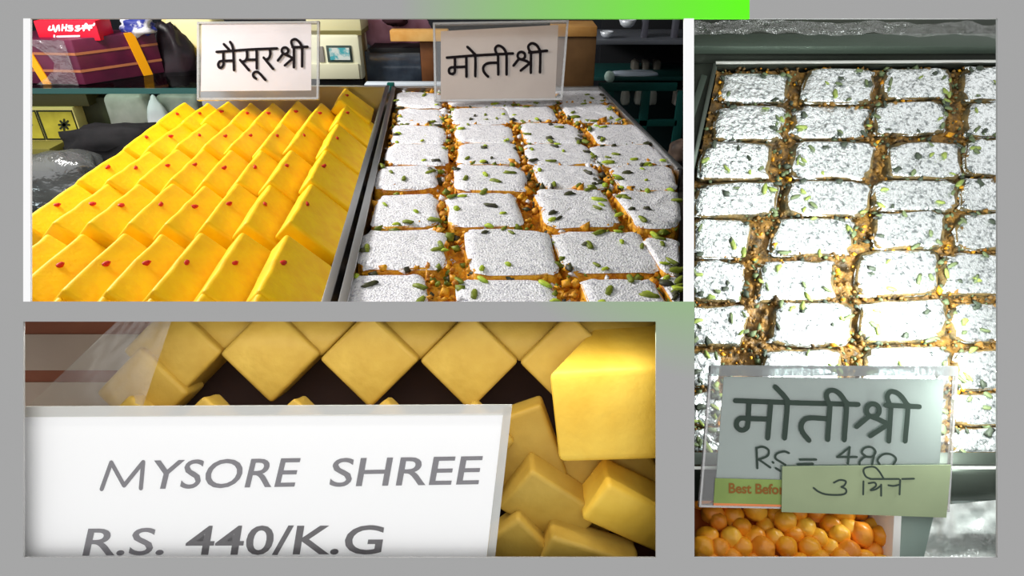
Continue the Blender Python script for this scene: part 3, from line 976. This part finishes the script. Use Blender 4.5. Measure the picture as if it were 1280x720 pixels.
lump('white_box_item', 'pale box half hidden by the frame edge right of the teal crate', 'box', 842, 880, 116, 134, 2.74, .06, mat('pale_item', rgb(150, 146, 140), .5), 45, .05, 7)
lump('brown_item', 'brown bundle low at the right edge beside the tray rim', 'bundle', 838, 880, 178, 206, 2.6, .08, mat('brown_item', rgb(110, 92, 80), .6, col2=rgb(60, 52, 50), scale=14), 46, .2, 3)

# ------------------------------------------------------------------ picture 2: close view of slabs and a price card
# back wall of the case: brown and taupe bands
M_brown = mat('brown_shelf', rgb(176, 112, 84), .6, col2=rgb(160, 96, 70), scale=6)
M_taupe = mat('taupe_shelf', rgb(212, 194, 176), .6, col2=rgb(200, 182, 164), scale=5)
wd = slab_quad('wall_divider', [P(-140, 392, .985), P(856, 392, .985), P(856, 900, .985), P(-140, 900, .985)], .01, M_brown)
struct(wd, 'brown back panel of the lower case')
for (va, vb, m) in ((418, 463, M_taupe), (478, 520, M_taupe)):
    slab_quad('panel_band', [P(-140, va, .982), P(856, va, .982), P(856, vb, .982), P(-140, vb, .982)], .003, m, wd)
M_floor2 = mat('dark_tray_floor', rgb(58, 40, 34), .5)
f2 = hexa('floor_case', [P(-140, 800, .81), P(858, 800, .81), P(858, 800, .985), P(-140, 800, .985), P(-140, 790, .81), P(858, 790, .81), P(858, 790, .985), P(-140, 790, .985)], M_floor2)
struct(f2, 'dark floor of the lower case')


def bar(name, label, u, v, Z, hd, L, rot=45, yaw=0, pitch_=0, m=None, w2=None, bev=.007, group='yellow slabs in the lower picture', kind=None, hgt=None):
    """bar of square section; its end faces us at (u, v, Z), running away for L; rot turns it about its axis"""
    s = hd * Z / F * math.sqrt(2)
    sx = s if w2 is None else w2 * Z / F
    sy = s if hgt is None else hgt * Z / F
    R = ROT @ (Matrix.Rotation(math.radians(yaw), 3, 'Y') @ Matrix.Rotation(math.radians(pitch_), 3, 'X') @ Matrix.Rotation(math.radians(rot), 3, 'Z'))
    ctr = P(u, v, Z) + R @ Vector((0, 0, -L / 2))
    n = 5
    bm = bmesh.new()
    rings = []
    for i in range(n):
        z = -L / 2 + L * i / (n - 1)
        rings.append([bm.verts.new((x * sx / 2 + random.uniform(-.001, .001), y * sy / 2 + random.uniform(-.001, .001), z)) for x, y in ((-1, -1), (1, -1), (1, 1), (-1, 1))])
    for i in range(n - 1):
        for j in range(4): bm.faces.new([rings[i][j], rings[i][(j + 1) % 4], rings[i + 1][(j + 1) % 4], rings[i + 1][j]])
    bm.faces.new(rings[0]); bm.faces.new(rings[-1])
    bmesh.ops.recalc_face_normals(bm, faces=bm.faces)
    bmesh.ops.bevel(bm, geom=[e for e in bm.edges if e.calc_face_angle() > 1.0], offset=bev, segments=3, profile=.6, affect='EDGES')
    # cut flat where the slab meets the ledge above
    T = (Matrix.Translation(ctr) @ R.to_4x4()).inverted()
    a_, b_, c_ = P(0, 394, .83), P(800, 394, .83), P(400, 394, .98)
    nn = (b_ - a_).cross(c_ - a_).normalized()
    if nn.dot(UP) < 0: nn = -nn
    res = bmesh.ops.bisect_plane(bm, geom=bm.verts[:] + bm.edges[:] + bm.faces[:], plane_co=T @ a_, plane_no=T.to_3x3() @ nn, clear_outer=True)
    cut = [g for g in res['geom_cut'] if isinstance(g, bmesh.types.BMEdge)]
    if cut: bmesh.ops.holes_fill(bm, edges=cut)
    me = bpy.data.meshes.new(name); bm.to_mesh(me); bm.free()
    me.materials.append(m or M_yel2); me.polygons.foreach_set('use_smooth', [True] * len(me.polygons))
    o = bpy.data.objects.new(name, me); COL.objects.link(o)
    o.matrix_world = Matrix.Translation(ctr) @ R.to_4x4()
    tag(o, label, 'sweet', group)
    return o


# front row of diamonds, then the row that nests above it
ORD = ['leftmost', 'second', 'third', 'fourth', 'fifth']
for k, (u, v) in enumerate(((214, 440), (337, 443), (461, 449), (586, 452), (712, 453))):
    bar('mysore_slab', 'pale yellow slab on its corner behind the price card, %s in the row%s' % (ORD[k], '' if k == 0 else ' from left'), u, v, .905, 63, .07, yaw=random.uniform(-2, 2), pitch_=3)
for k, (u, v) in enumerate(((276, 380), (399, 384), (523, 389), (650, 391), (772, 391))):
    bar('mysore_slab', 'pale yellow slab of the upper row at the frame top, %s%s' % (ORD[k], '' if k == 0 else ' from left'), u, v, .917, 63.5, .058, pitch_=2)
dk = slab_quad('gap_shade_sheet', [P(196, 425, .978), P(780, 425, .978), P(780, 790, .978), P(196, 790, .978)], .003, mat('dark_shade_board', rgb(62, 44, 40), .8), wd)  # dark sheet standing in for shade in the gaps below the slabs
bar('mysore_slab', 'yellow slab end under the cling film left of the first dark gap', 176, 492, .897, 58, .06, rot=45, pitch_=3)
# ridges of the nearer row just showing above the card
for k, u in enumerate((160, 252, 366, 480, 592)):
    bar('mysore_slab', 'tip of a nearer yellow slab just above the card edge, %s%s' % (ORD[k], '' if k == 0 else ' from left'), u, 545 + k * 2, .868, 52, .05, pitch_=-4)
# the big block at the right and the tumbled pieces below it
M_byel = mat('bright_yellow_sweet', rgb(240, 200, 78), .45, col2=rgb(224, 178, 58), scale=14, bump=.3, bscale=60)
bq = [P(697, 577, .838), P(846, 573, .838), P(846, 560, .93), P(735, 560, .93), P(685, 466, .838), P(846, 458, .838), P(846, 399, .93), P(744, 406, .93)]
o = hexa('mysore_block', bq, M_byel, bevel=.009, seg=3, jitter=.001)
tag(o, 'big bright yellow block at the right above the tumbled pieces', 'sweet', 'yellow slabs in the lower picture')
bar('mysore_block', 'tilted yellow piece right of the price card, under the big block', 688, 640, .862, 0, .05, rot=-36, w2=110, hgt=70, pitch_=20)
bar('mysore_block', 'yellow piece in the lower right corner with a broken top edge', 794, 652, .850, 0, .06, rot=-30, w2=120, hgt=62, pitch_=24, m=MATS['bright_yellow_sweet'])
bar('mysore_block', 'brownish yellow piece wedged between big block and the price card', 652, 566, .885, 0, .05, rot=20, w2=90, hgt=100, pitch_=8)
bar('mysore_block', 'dull yellow piece behind the tumbled pieces at the right', 745, 606, .900, 0, .05, rot=40, w2=150, hgt=120, pitch_=5)
bar('mysore_block', 'small yellow piece at the bottom edge beside the price card', 640, 700, .855, 0, .04, rot=-50, w2=80, hgt=90, pitch_=14)
bar('mysore_block', 'pale piece at the bottom edge below the tilted piece', 735, 712, .845, 0, .05, rot=-20, w2=120, hgt=60, pitch_=18)

# cling film over the left end
V, Fc = [], []
nx, ny = 26, 16
for i in range(nx):
    for j in range(ny):
        s, t = i / (nx - 1), j / (ny - 1)
        u = 152 - 132 * t + (64 + 90 * t) * s
        v = 396 + 126 * t
        Z = .894 - .022 * t + .006 * nz(s * 6, t * 6, 4) + .004 * nz(s * 14, t * 10, 9)
        V.append(P(u, v, Z))
for i in range(nx - 1):
    for j in range(ny - 1): Fc.append((i * ny + j, i * ny + j + 1, (i + 1) * ny + j + 1, (i + 1) * ny + j))
o = mk('cling_film', V, Fc, M_film, smooth=True)
tag(o, 'wrinkled cling film over the left end of the slabs', 'film')

# price card
ZC = .817
pc = empty('price_card', P(320, 760, ZC))
pcard = slab_quad('card', [P(-120, 522, ZC), P(629, 517, ZC), P(600, 770, ZC), P(-140, 770, ZC)], .0015, M_white, pc)
M_sleeve = clear('clear_sleeve', (1, 1, 1, 1), .03, .15)
slab_quad('clear_sleeve', [P(-125, 511, ZC - .0015), P(638, 507, ZC - .0015), P(606, 775, ZC - .0015), P(-145, 775, ZC - .0015)], .0006, M_sleeve, pc)
slab_quad('sleeve_edge', [P(-125, 509, ZC - .001), P(640, 506, ZC - .001), P(638, 519, ZC - .001), P(-125, 522, ZC - .001)], .004, clear('sleeve_edge', (.85, .82, .78, 1), .1, .3, milk=.45), pc)
slab_quad('sleeve_edge', [P(630, 508, ZC - .001), P(640, 508, ZC - .001), P(610, 775, ZC - .001), P(600, 775, ZC - .001)], .004, MATS['sleeve_edge'], pc)
tag(pc, 'white price card reading MYSORE SHREE R.S. 440/K.G', 'price card')
T2 = lambda u, v: P(u, v, ZC - .0003)
ink('lettering', [[(127, 611.5), (139, 578)], [(139, 578), (155, 607)], [(155, 607), (179, 577.5)], [(179, 577.5), (176, 610.5)]], 5.2, (0, 0), 1, T2, M_inkg, pcard, curved=False)
word('lettering', 'YSORE', 184, 368, 575.5, 611, T2, M_inkg, pcard, shear=.24, bold=.006, rise=3)
word('lettering', 'SHREE', 411, 598, 573, 608, T2, M_inkg, pcard, shear=.18, bold=.006, rise=3)
word('lettering', 'R.S.', 103, 204, 661, 694, T2, M_inkg, pcard, shear=.22, bold=.01, rise=1)
word('lettering', '440/K.G', 230, 476, 658, 693, T2, M_inkd, pcard, shear=.16, bold=.012, rise=1)

# ------------------------------------------------------------------ picture 3: the bright tray, its card, the boondi
VU, VV = 1270.0, -1700.0
T3 = [
    [(903, 984, 92, 126), (897, 977, 132, 173), (880, 962, 178, 222), (872, 970, 228, 268), (845, 935, 275, 320), (835, 926, 327, 374), (835, 932, 383, 430), (818, 898, 440, 482), (815, 900, 492, 530)],
    [(1008, 1090, 86, 126), (994, 1083, 134, 172), (992, 1090, 176, 221), (985, 1086, 226, 267), (968, 1066, 273, 317), (950, 1042, 327, 375), (968, 1064, 378, 430), (955, 1050, 437, 485), (945, 1050, 492, 530)],
    [(1107, 1188, 86, 121), (1097, 1182, 127, 166), (1113, 1200, 178, 221), (1096, 1196, 225, 262), (1097, 1180, 265, 308), (1073, 1172, 312, 367), (1078, 1182, 375, 426), (1082, 1188, 435, 485), (1075, 1185, 492, 530)],
    [(1206, 1290, 84, 123), (1211, 1295, 127, 168), (1211, 1300, 173, 218), (1204, 1295, 223, 262), (1200, 1290, 267, 310), (1182, 1280, 318, 367), (1192, 1290, 380, 427), (1198, 1295, 437, 485), (1195, 1295, 492, 530)]]
for c in range(4): T3[c].append((T3[c][-1][0] - 4, T3[c][-1][1], 536, 564))
R3 = ['top', 'second', 'third', 'fourth', 'fifth', 'sixth', 'seventh', 'eighth', 'ninth', 'bottom']
for c, colm in enumerate(T3):
    for r, (u0, u1, v0, v1) in enumerate(colm):
        vm = (v0 + v1) / 2

        def cu3(u, v): return VU + (u - VU) * (v - VV) / (vm - VV)
        v0 -= 1.5; v1 += 1.5; u0 -= 3; u1 += 3
        off = random.uniform(-.004, .003)
        sk = random.uniform(-2, 2)
        q = [slope(max(cu3(u0, v0), 864), v0 + sk, off), slope(cu3(u1, v0), v0 - sk, off), slope(cu3(u1, v1), v1 - sk, off), slope(max(cu3(u0, v1), 864), v1 + sk, off)]
        leaf_sweet(q, N3, .034, M_foil3, mat('olive_crumb', rgb(136, 112, 66), .6, col2=rgb(70, 66, 48), scale=60, bump=1, bscale=130), 'bright silver-leaf square in the tall picture, %s column, %s row%s' % (COLN[c], R3[r], '' if r in (0, 9) else ' from top'),
                   'bright silver-leaf squares in the tall picture', 6 + random.randrange(5), 400 + c * 20 + r, pscale=.72, pm=pis3, ragged=.15)
def bed3(s, t):
    v = 568 - 484 * t
    ul = max(865, 899 - .2 * (v - 83))
    u = ul + (1290 - ul) * s
    p = slope(u, v, 0)
    return p + N3 * (-.013 + .007 * nz(p.x * 45, p.y * 45, p.z * 45) + .005 * nz(p.x * 120, p.y * 120, 3))


pts = []
while len(pts) < 1900:
    u = random.uniform(866, 1285); v = random.uniform(84, 566)
    if u < 896 - .2 * (v - 83): continue
    inside = False
    for colm in T3:
        for (u0, u1, v0, v1) in colm:
            vm = (v0 + v1) / 2
            uu = VU + (u - VU) * (vm - VV) / (v - VV)
            if u0 + 3 < uu < u1 - 3 and v0 + 2 < v < v1 - 2: inside = True
    if inside: continue
    pts.append(slope(u, v, random.uniform(-.012, -.002)))
crumbs('sweet_crumbs', pts, [M_boon3, M_pis3[0], M_pis3[1], M_boon], [.003, .0045, .006], 'loose amber boondi crumbs and nut bits in the gaps of the bright tray', bedfn=bed3)

# tray of picture 3
t3 = empty('display_tray', slope(1060, 566, -.04))
M_t3 = mat('tray3_floor', rgb(96, 80, 44), .5, col2=rgb(50, 48, 36), scale=30)
fl = [slope(864, 570, -.036), slope(1300, 570, -.036), slope(1300, 80, -.036), slope(896, 80, -.036), slope(866, 205, -.036)]
mk('tray_floor', fl + [p - N3 * .004 for p in fl], [(0, 1, 2, 3, 4), (9, 8, 7, 6, 5)] + [(i, 5 + i, 5 + (i + 1) % 5, (i + 1) % 5) for i in range(5)], M_t3, t3)
# back side with a bright rim, and the left side
def run(name, a, b, w, hh, m, parent, bevel=.0015, drop=0.0):
    """a straight strip along a-b lying on the sloping plane, hh tall and w wide"""
    d = (b - a).normalized(); s = N3.cross(d).normalized()
    q = [a - N3 * drop, b - N3 * drop, b + s * w - N3 * drop, a + s * w - N3 * drop]
    return hexa(name, q + [p + N3 * hh for p in q], m, parent, bevel)


run('tray_rim', slope(894, 81, .002), slope(1300, 79, .002), .006, .004, mat('bright_steel', rgb(226, 228, 222), .35, .7), t3)
run('tray_side', slope(894, 82, .0), slope(1300, 80, .0), .003, .036, M_steel_dk, t3, drop=.036)
run('tray_rim', slope(866, 216, .002), slope(895, 81, .002), .006, .004, M_steel_dk, t3)
run('tray_side', slope(868, 212, 0), slope(897, 81, 0), .003, .036, M_steel_dk, t3, drop=.036)
tag(t3, 'steel tray of bright silver-leaf squares in the tall picture', 'tray')

# case rails behind and in front of the tray
M_rail = mat('green_grey_rail', rgb(58, 64, 54), .5, .2, col2=rgb(48, 54, 46), scale=7, bump=.1, bscale=20)
M_rail2 = mat('green_grey_lit_lip', rgb(80, 92, 82), .45, .3, bump=.1, bscale=20)  # lighter rail tone, painting in the light on the lip
rl = empty('case_rail', slope(1080, 60, 0))


def band(name, v0, v1, Z0, Z1, m, parent, bevel=.003, depth=.02, u0=864, u1=1330):
    q = [P(u0, v0, Z1), P(u1, v0, Z1), P(u1, v1, Z0), P(u0, v1, Z0)]
    return slab_quad(name, q, depth, m, parent, bevel)


band('dark_face', 57, 82, 1.235, 1.225, M_rail, rl)
band('lip', 41, 58, 1.20, 1.215, M_rail2, rl, bevel=.004)
band('top_face', -25, 43, 1.215, 1.26, M_rail, rl)
tag(rl, 'dark green-grey case rail behind the bright tray', 'rail')
sd = empty('side_rail', slope(872, 200, -.03))
hexa('rail_body', [slope(864.5, 262, -.05), slope(875, 216, -.05), slope(900, 76, -.05), slope(864.5, 76, -.05),
                   slope(864.5, 262, -.012), slope(866, 216, -.012), slope(893, 80, -.012), slope(864.5, 80, -.012)], M_rail, sd)
run('light_lip', slope(867, 150, -.008), slope(884, 96, -.008), .012, .003, M_rail2, sd)
tag(sd, 'dark case side left of the bright tray', 'rail')
# wrinkled film along the top
V, Fc = [], []
nx = 60
for i in range(nx):
    u = 862 + 400 * i / (nx - 1)
    for j in range(6):
        t = j / 5
        base = 34 + 7 * nz(u * .012, 1, 2) + 6 * max(0, (u - 1080) / 160)
        v = base - 8 + 16 * t + 4 * nz(u * .05, t * 3, 5)
        V.append(P(u, v, 1.185 + .012 * nz(u * .045, t * 4, 8) + .006 * nz(u * .15, t * 6, 3)))
for i in range(nx - 1):
    for j in range(5): Fc.append((i * 6 + j, i * 6 + j + 1, (i + 1) * 6 + j + 1, (i + 1) * 6 + j))
o = mk('plastic_film', V, Fc, clear('rail_film', (.95, .95, .93, 1), .14, .25, bump=1, bscale=40, milk=.05), smooth=True)
tag(o, 'wrinkled plastic film along the top rail of the tall picture', 'film')

fb = empty('steel_bar', P(1060, 626, .9))
band('back_lip', 565, 581, .915, .925, M_steel_dk, fb, bevel=.002)
# rounded front bar
V, Fc = [], []
cs = []
for k in range(13):
    an = math.radians(-20 + 200 * k / 12)
    cs.append((603.5 - 22 * math.sin(an), .905 - .022 * math.cos(an) * -1))
prof = []
for k in range(24):
    an = 2 * math.pi * k / 24
    c_, s_ = math.cos(an), math.sin(an)
    prof.append((604 + 22 * math.copysign(abs(s_) ** .6, s_), .898 + .020 * math.copysign(abs(c_) ** .6, c_)))
for u in (864, 1330):
    for (v, Z) in prof: V.append(P(u, v, Z))
for k in range(24): Fc.append((k, (k + 1) % 24, 24 + (k + 1) % 24, 24 + k))
Fc += [tuple(range(24)), tuple(reversed(range(24, 48)))]
fixn(mk('bar_body', V, Fc, M_steel_dk, fb, smooth=True))
band('highlight_strip', 583, 587, .8805, .8815, MATS['bright_steel'], fb, bevel=.001, depth=.004)  # pale strip painted in as the highlight along the bar
tag(fb, 'dark steel bar along the front of the bright tray', 'bar')

# card in its holder
ZS = .842
h3, k3_ = holder('price_card_holder', 'clear holder with pale card priced 480 in front of the bright tray', [(905, 471), (1180, 474), (1172, 632), (893, 630)],
            [(888, 458), (1198, 459), (1187, 640), (874, 634)], ZS, M_paper3, thick=.006)
K3 = lambda u, v: P(u, v, ZS - .0006)
slab_quad('top_bar', [P(888, 457, ZS - .002), P(1198, 458, ZS - .002), P(1196, 470, ZS - .002), P(888, 470, ZS - .002)], .006, clear('grey_acrylic', (.42, .46, .46, 1), .16, .3, milk=.08), h3)
ink('lettering', [
    [(48, 135), (400, 148), (850, 160)],
    [(138, 140), (130, 290), (115, 320), (85, 328), (58, 305), (60, 270), (85, 250), (130, 252), (270, 256)], [(280, 145), (260, 380)],
    [(310, 45), (375, 115), (388, 160), (370, 380)],
    [(660, 255), (540, 248), (495, 265), (478, 305), (490, 345), (530, 395)], [(668, 155), (652, 390)],
    [(662, 160), (643, 105), (655, 75), (690, 68), (730, 90), (765, 140), (775, 170), (760, 392)],
    circle(947, 198, 42), [(918, 240), (840, 305)], [(945, 242), (1000, 265), (1045, 290)], [(1045, 290), (930, 365)], [(1065, 165), (1050, 400)],
    [(1060, 170), (1040, 115), (1055, 80), (1090, 78), (1130, 105), (1165, 155), (1175, 185), (1157, 400)], [(1030, 165), (1250, 175)]],
    33, (910, 475), 5.224, K3, M_ink3, k3_)
ink('lettering', [
    [(65, 60), (72, 215)], [(65, 62), (110, 52), (155, 75), (150, 120), (80, 150)], [(85, 150), (170, 210)], [(188, 168), (194, 174)],
    [(312, 100), (275, 88), (220, 105), (210, 140), (250, 168), (285, 190)], [(212, 215), (245, 235)],
    [(395, 150), (520, 150)], [(380, 186), (495, 182)]],
    17, (935, 550), 6.095, K3, M_ink3, k3_)
ink('lettering', [
    [(775, 55), (680, 130)], [(680, 130), (830, 130)], [(775, 55), (762, 180)],
    [(850, 185), (855, 160), (890, 130), (945, 128), (972, 90), (940, 55), (890, 60), (868, 95), (900, 128)], [(968, 85), (945, 190)],
    [(1005, 190), (988, 150), (1030, 110), (1090, 110), (1128, 145), (1105, 190)]],
    17, (935, 550), 6.095, K3, M_ink3, k3_)
gst = slab_quad('green_strip', [K3(894, 598), K3(979, 600), K3(979, 631), K3(892, 629)], .0008, M_green, h3)
slab_quad('orange_line', [P(892, 629, ZS - .001), P(979, 631, ZS - .001), P(979, 634, ZS - .001), P(892, 632, ZS - .001)], .0008, mat('orange_line', rgb(216, 130, 80), .7), h3)
word('lettering', 'Best Before', 911, 988, 604, 616, lambda u, v: P(u, v, ZS - .0012), M_inkb, gst, bold=.025, rise=-2, clip_u=979)
tape = slab_quad('tape_strip', [P(978, 583, ZS - .0035), P(1189, 581, ZS - .0035), P(1183, 647, ZS - .0035), P(977, 640, ZS - .0035)], .001, M_strip, h3)
ink('lettering', [
    [(655, 325), (700, 305), (745, 315), (735, 345), (712, 358)], [(712, 358), (745, 375), (745, 405), (700, 418), (600, 415), (540, 395), (500, 365)]],
    14, (935, 550), 6.095, lambda u, v: P(u, v, ZS - .0039), M_ink3, tape)
ink('lettering', [
    [(880, 315), (878, 415)], [(1035, 297), (1000, 240), (960, 205), (900, 210), (880, 235), (900, 280), (940, 297)], [(930, 297), (1150, 297)], [(1175, 297), (1265, 295)],
    [(920, 330), (965, 325), (975, 350), (935, 382), (975, 375), (1010, 350)], [(1015, 340), (1015, 425)],
    [(1070, 345), (1110, 350), (1155, 340)], [(1160, 305), (1155, 415)]],
    14, (935, 550), 6.095, lambda u, v: P(u, v, ZS - .0039), M_ink3, tape)

# boondi balls heaped below the bar
M_ball = [mat('boondi_a', rgb(250, 176, 40), .35, col2=rgb(240, 150, 30), scale=30, bump=.3, bscale=80, spec=.5),
          mat('boondi_b', rgb(246, 162, 48), .35, col2=rgb(236, 140, 36), scale=30, bump=.3, bscale=80, spec=.5),
          mat('boondi_c', rgb(252, 194, 64), .35, col2=rgb(244, 170, 40), scale=30, bump=.3, bscale=80, spec=.5)]
balls = [blob_mesh('boondi_ball', .0150, .0150, .0146, M_ball[k % 3], seg=20, rings=14, seed=k, amt=.14) for k in range(6)]
rnd = random.Random(11)
for r in range(7):
    v = 704 - r * 16
    Z = .868 + r * .012
    k2 = 0
    for k in range(12):
        u = 861 + 27 * k + (13 if r % 2 else 0) + rnd.uniform(-4, 4)
        if u < 864 + 12 or u > 1105: continue
        o = bpy.data.objects.new('boondi_ball', balls[rnd.randrange(6)]); COL.objects.link(o)
        o.location = P(u, v + rnd.uniform(-5, 5), Z + rnd.uniform(-.006, .006))
        o.rotation_euler = (rnd.uniform(0, 3), rnd.uniform(0, 3), rnd.uniform(0, 3))
        k_ = rnd.uniform(.88, 1.12); o.scale = (k_, k_, k_ * rnd.uniform(.9, 1.14))
        tag(o, 'orange boondi ball below the price card, %s row up, %s from the left' % (WORDS[r], WORDS[k2]), 'sweet', 'orange boondi balls below the card')
        k2 += 1
bb = slab_quad('boondi_bin', [P(864, 590, .965), P(1124, 590, .965), P(1116, 780, .90), P(864, 780, .90)], .006, mat('bin_amber', rgb(190, 96, 24), .5))
tag(bb, 'orange lined bin behind the boondi heap', 'bin')
we2 = slab_quad('white_bin_edge', [P(1118, 640, .86), P(1127, 640, .86), P(1121, 780, .855), P(1111, 780, .855)], .08, mat('white_plastic', rgb(250, 250, 246), .4))
tag(we2, 'white upright edge of the boondi bin', 'edge')
gp = slab_quad('steel_sheet', [P(1120, 600, .905), P(1330, 600, .905), P(1330, 800, .895), P(1118, 800, .895)], .01, mat('grey_green_panel', rgb(128, 142, 136), .45, .1))
tag(gp, 'grey steel sheet below the bar at the right', 'panel')
wp = slab_quad('white_packet', [P(1190, 622, .895), P(1300, 622, .895), P(1300, 668, .893), P(1196, 668, .893)], .008, mat('white_packet_b', rgb(236, 248, 244), .5), bevel=.002)
tag(wp, 'white packet behind the clear bag below the bar', 'packet')
# clear bag in the corner
V, Fc = [], []
nx, ny = 26, 22
for i in range(nx):
    for j in range(ny):
        s, t = i / (nx - 1), j / (ny - 1)
        u = 1190 - 48 * t + (150 + 30 * t) * s - 20 * (1 - t)
        v = 632 + 120 * t - 14 * s * (1 - t)
        V.append(P(u, v, .878 - .022 * math.sin(math.pi * min(1, s * 1.2)) * (.3 + .7 * t) + .012 * nz(s * 5, t * 5, 7) + .006 * nz(s * 12, t * 12, 5)))
for i in range(nx - 1):
    for j in range(ny - 1): Fc.append((i * ny + j, i * ny + j + 1, (i + 1) * ny + j + 1, (i + 1) * ny + j))
o = mk('clear_plastic_bag', V, Fc, M_film2, smooth=True)
tag(o, 'clear crumpled plastic bag in the lower right corner', 'bag')
struct(slab_quad('wall_case_back', [P(864, -160, 1.30), P(1500, -160, 1.30), P(1500, 900, 1.30), P(864, 900, 1.30)], .01, mat('case_back_paint', rgb(58, 64, 54), .7)),
       'dark green back of the tall case')
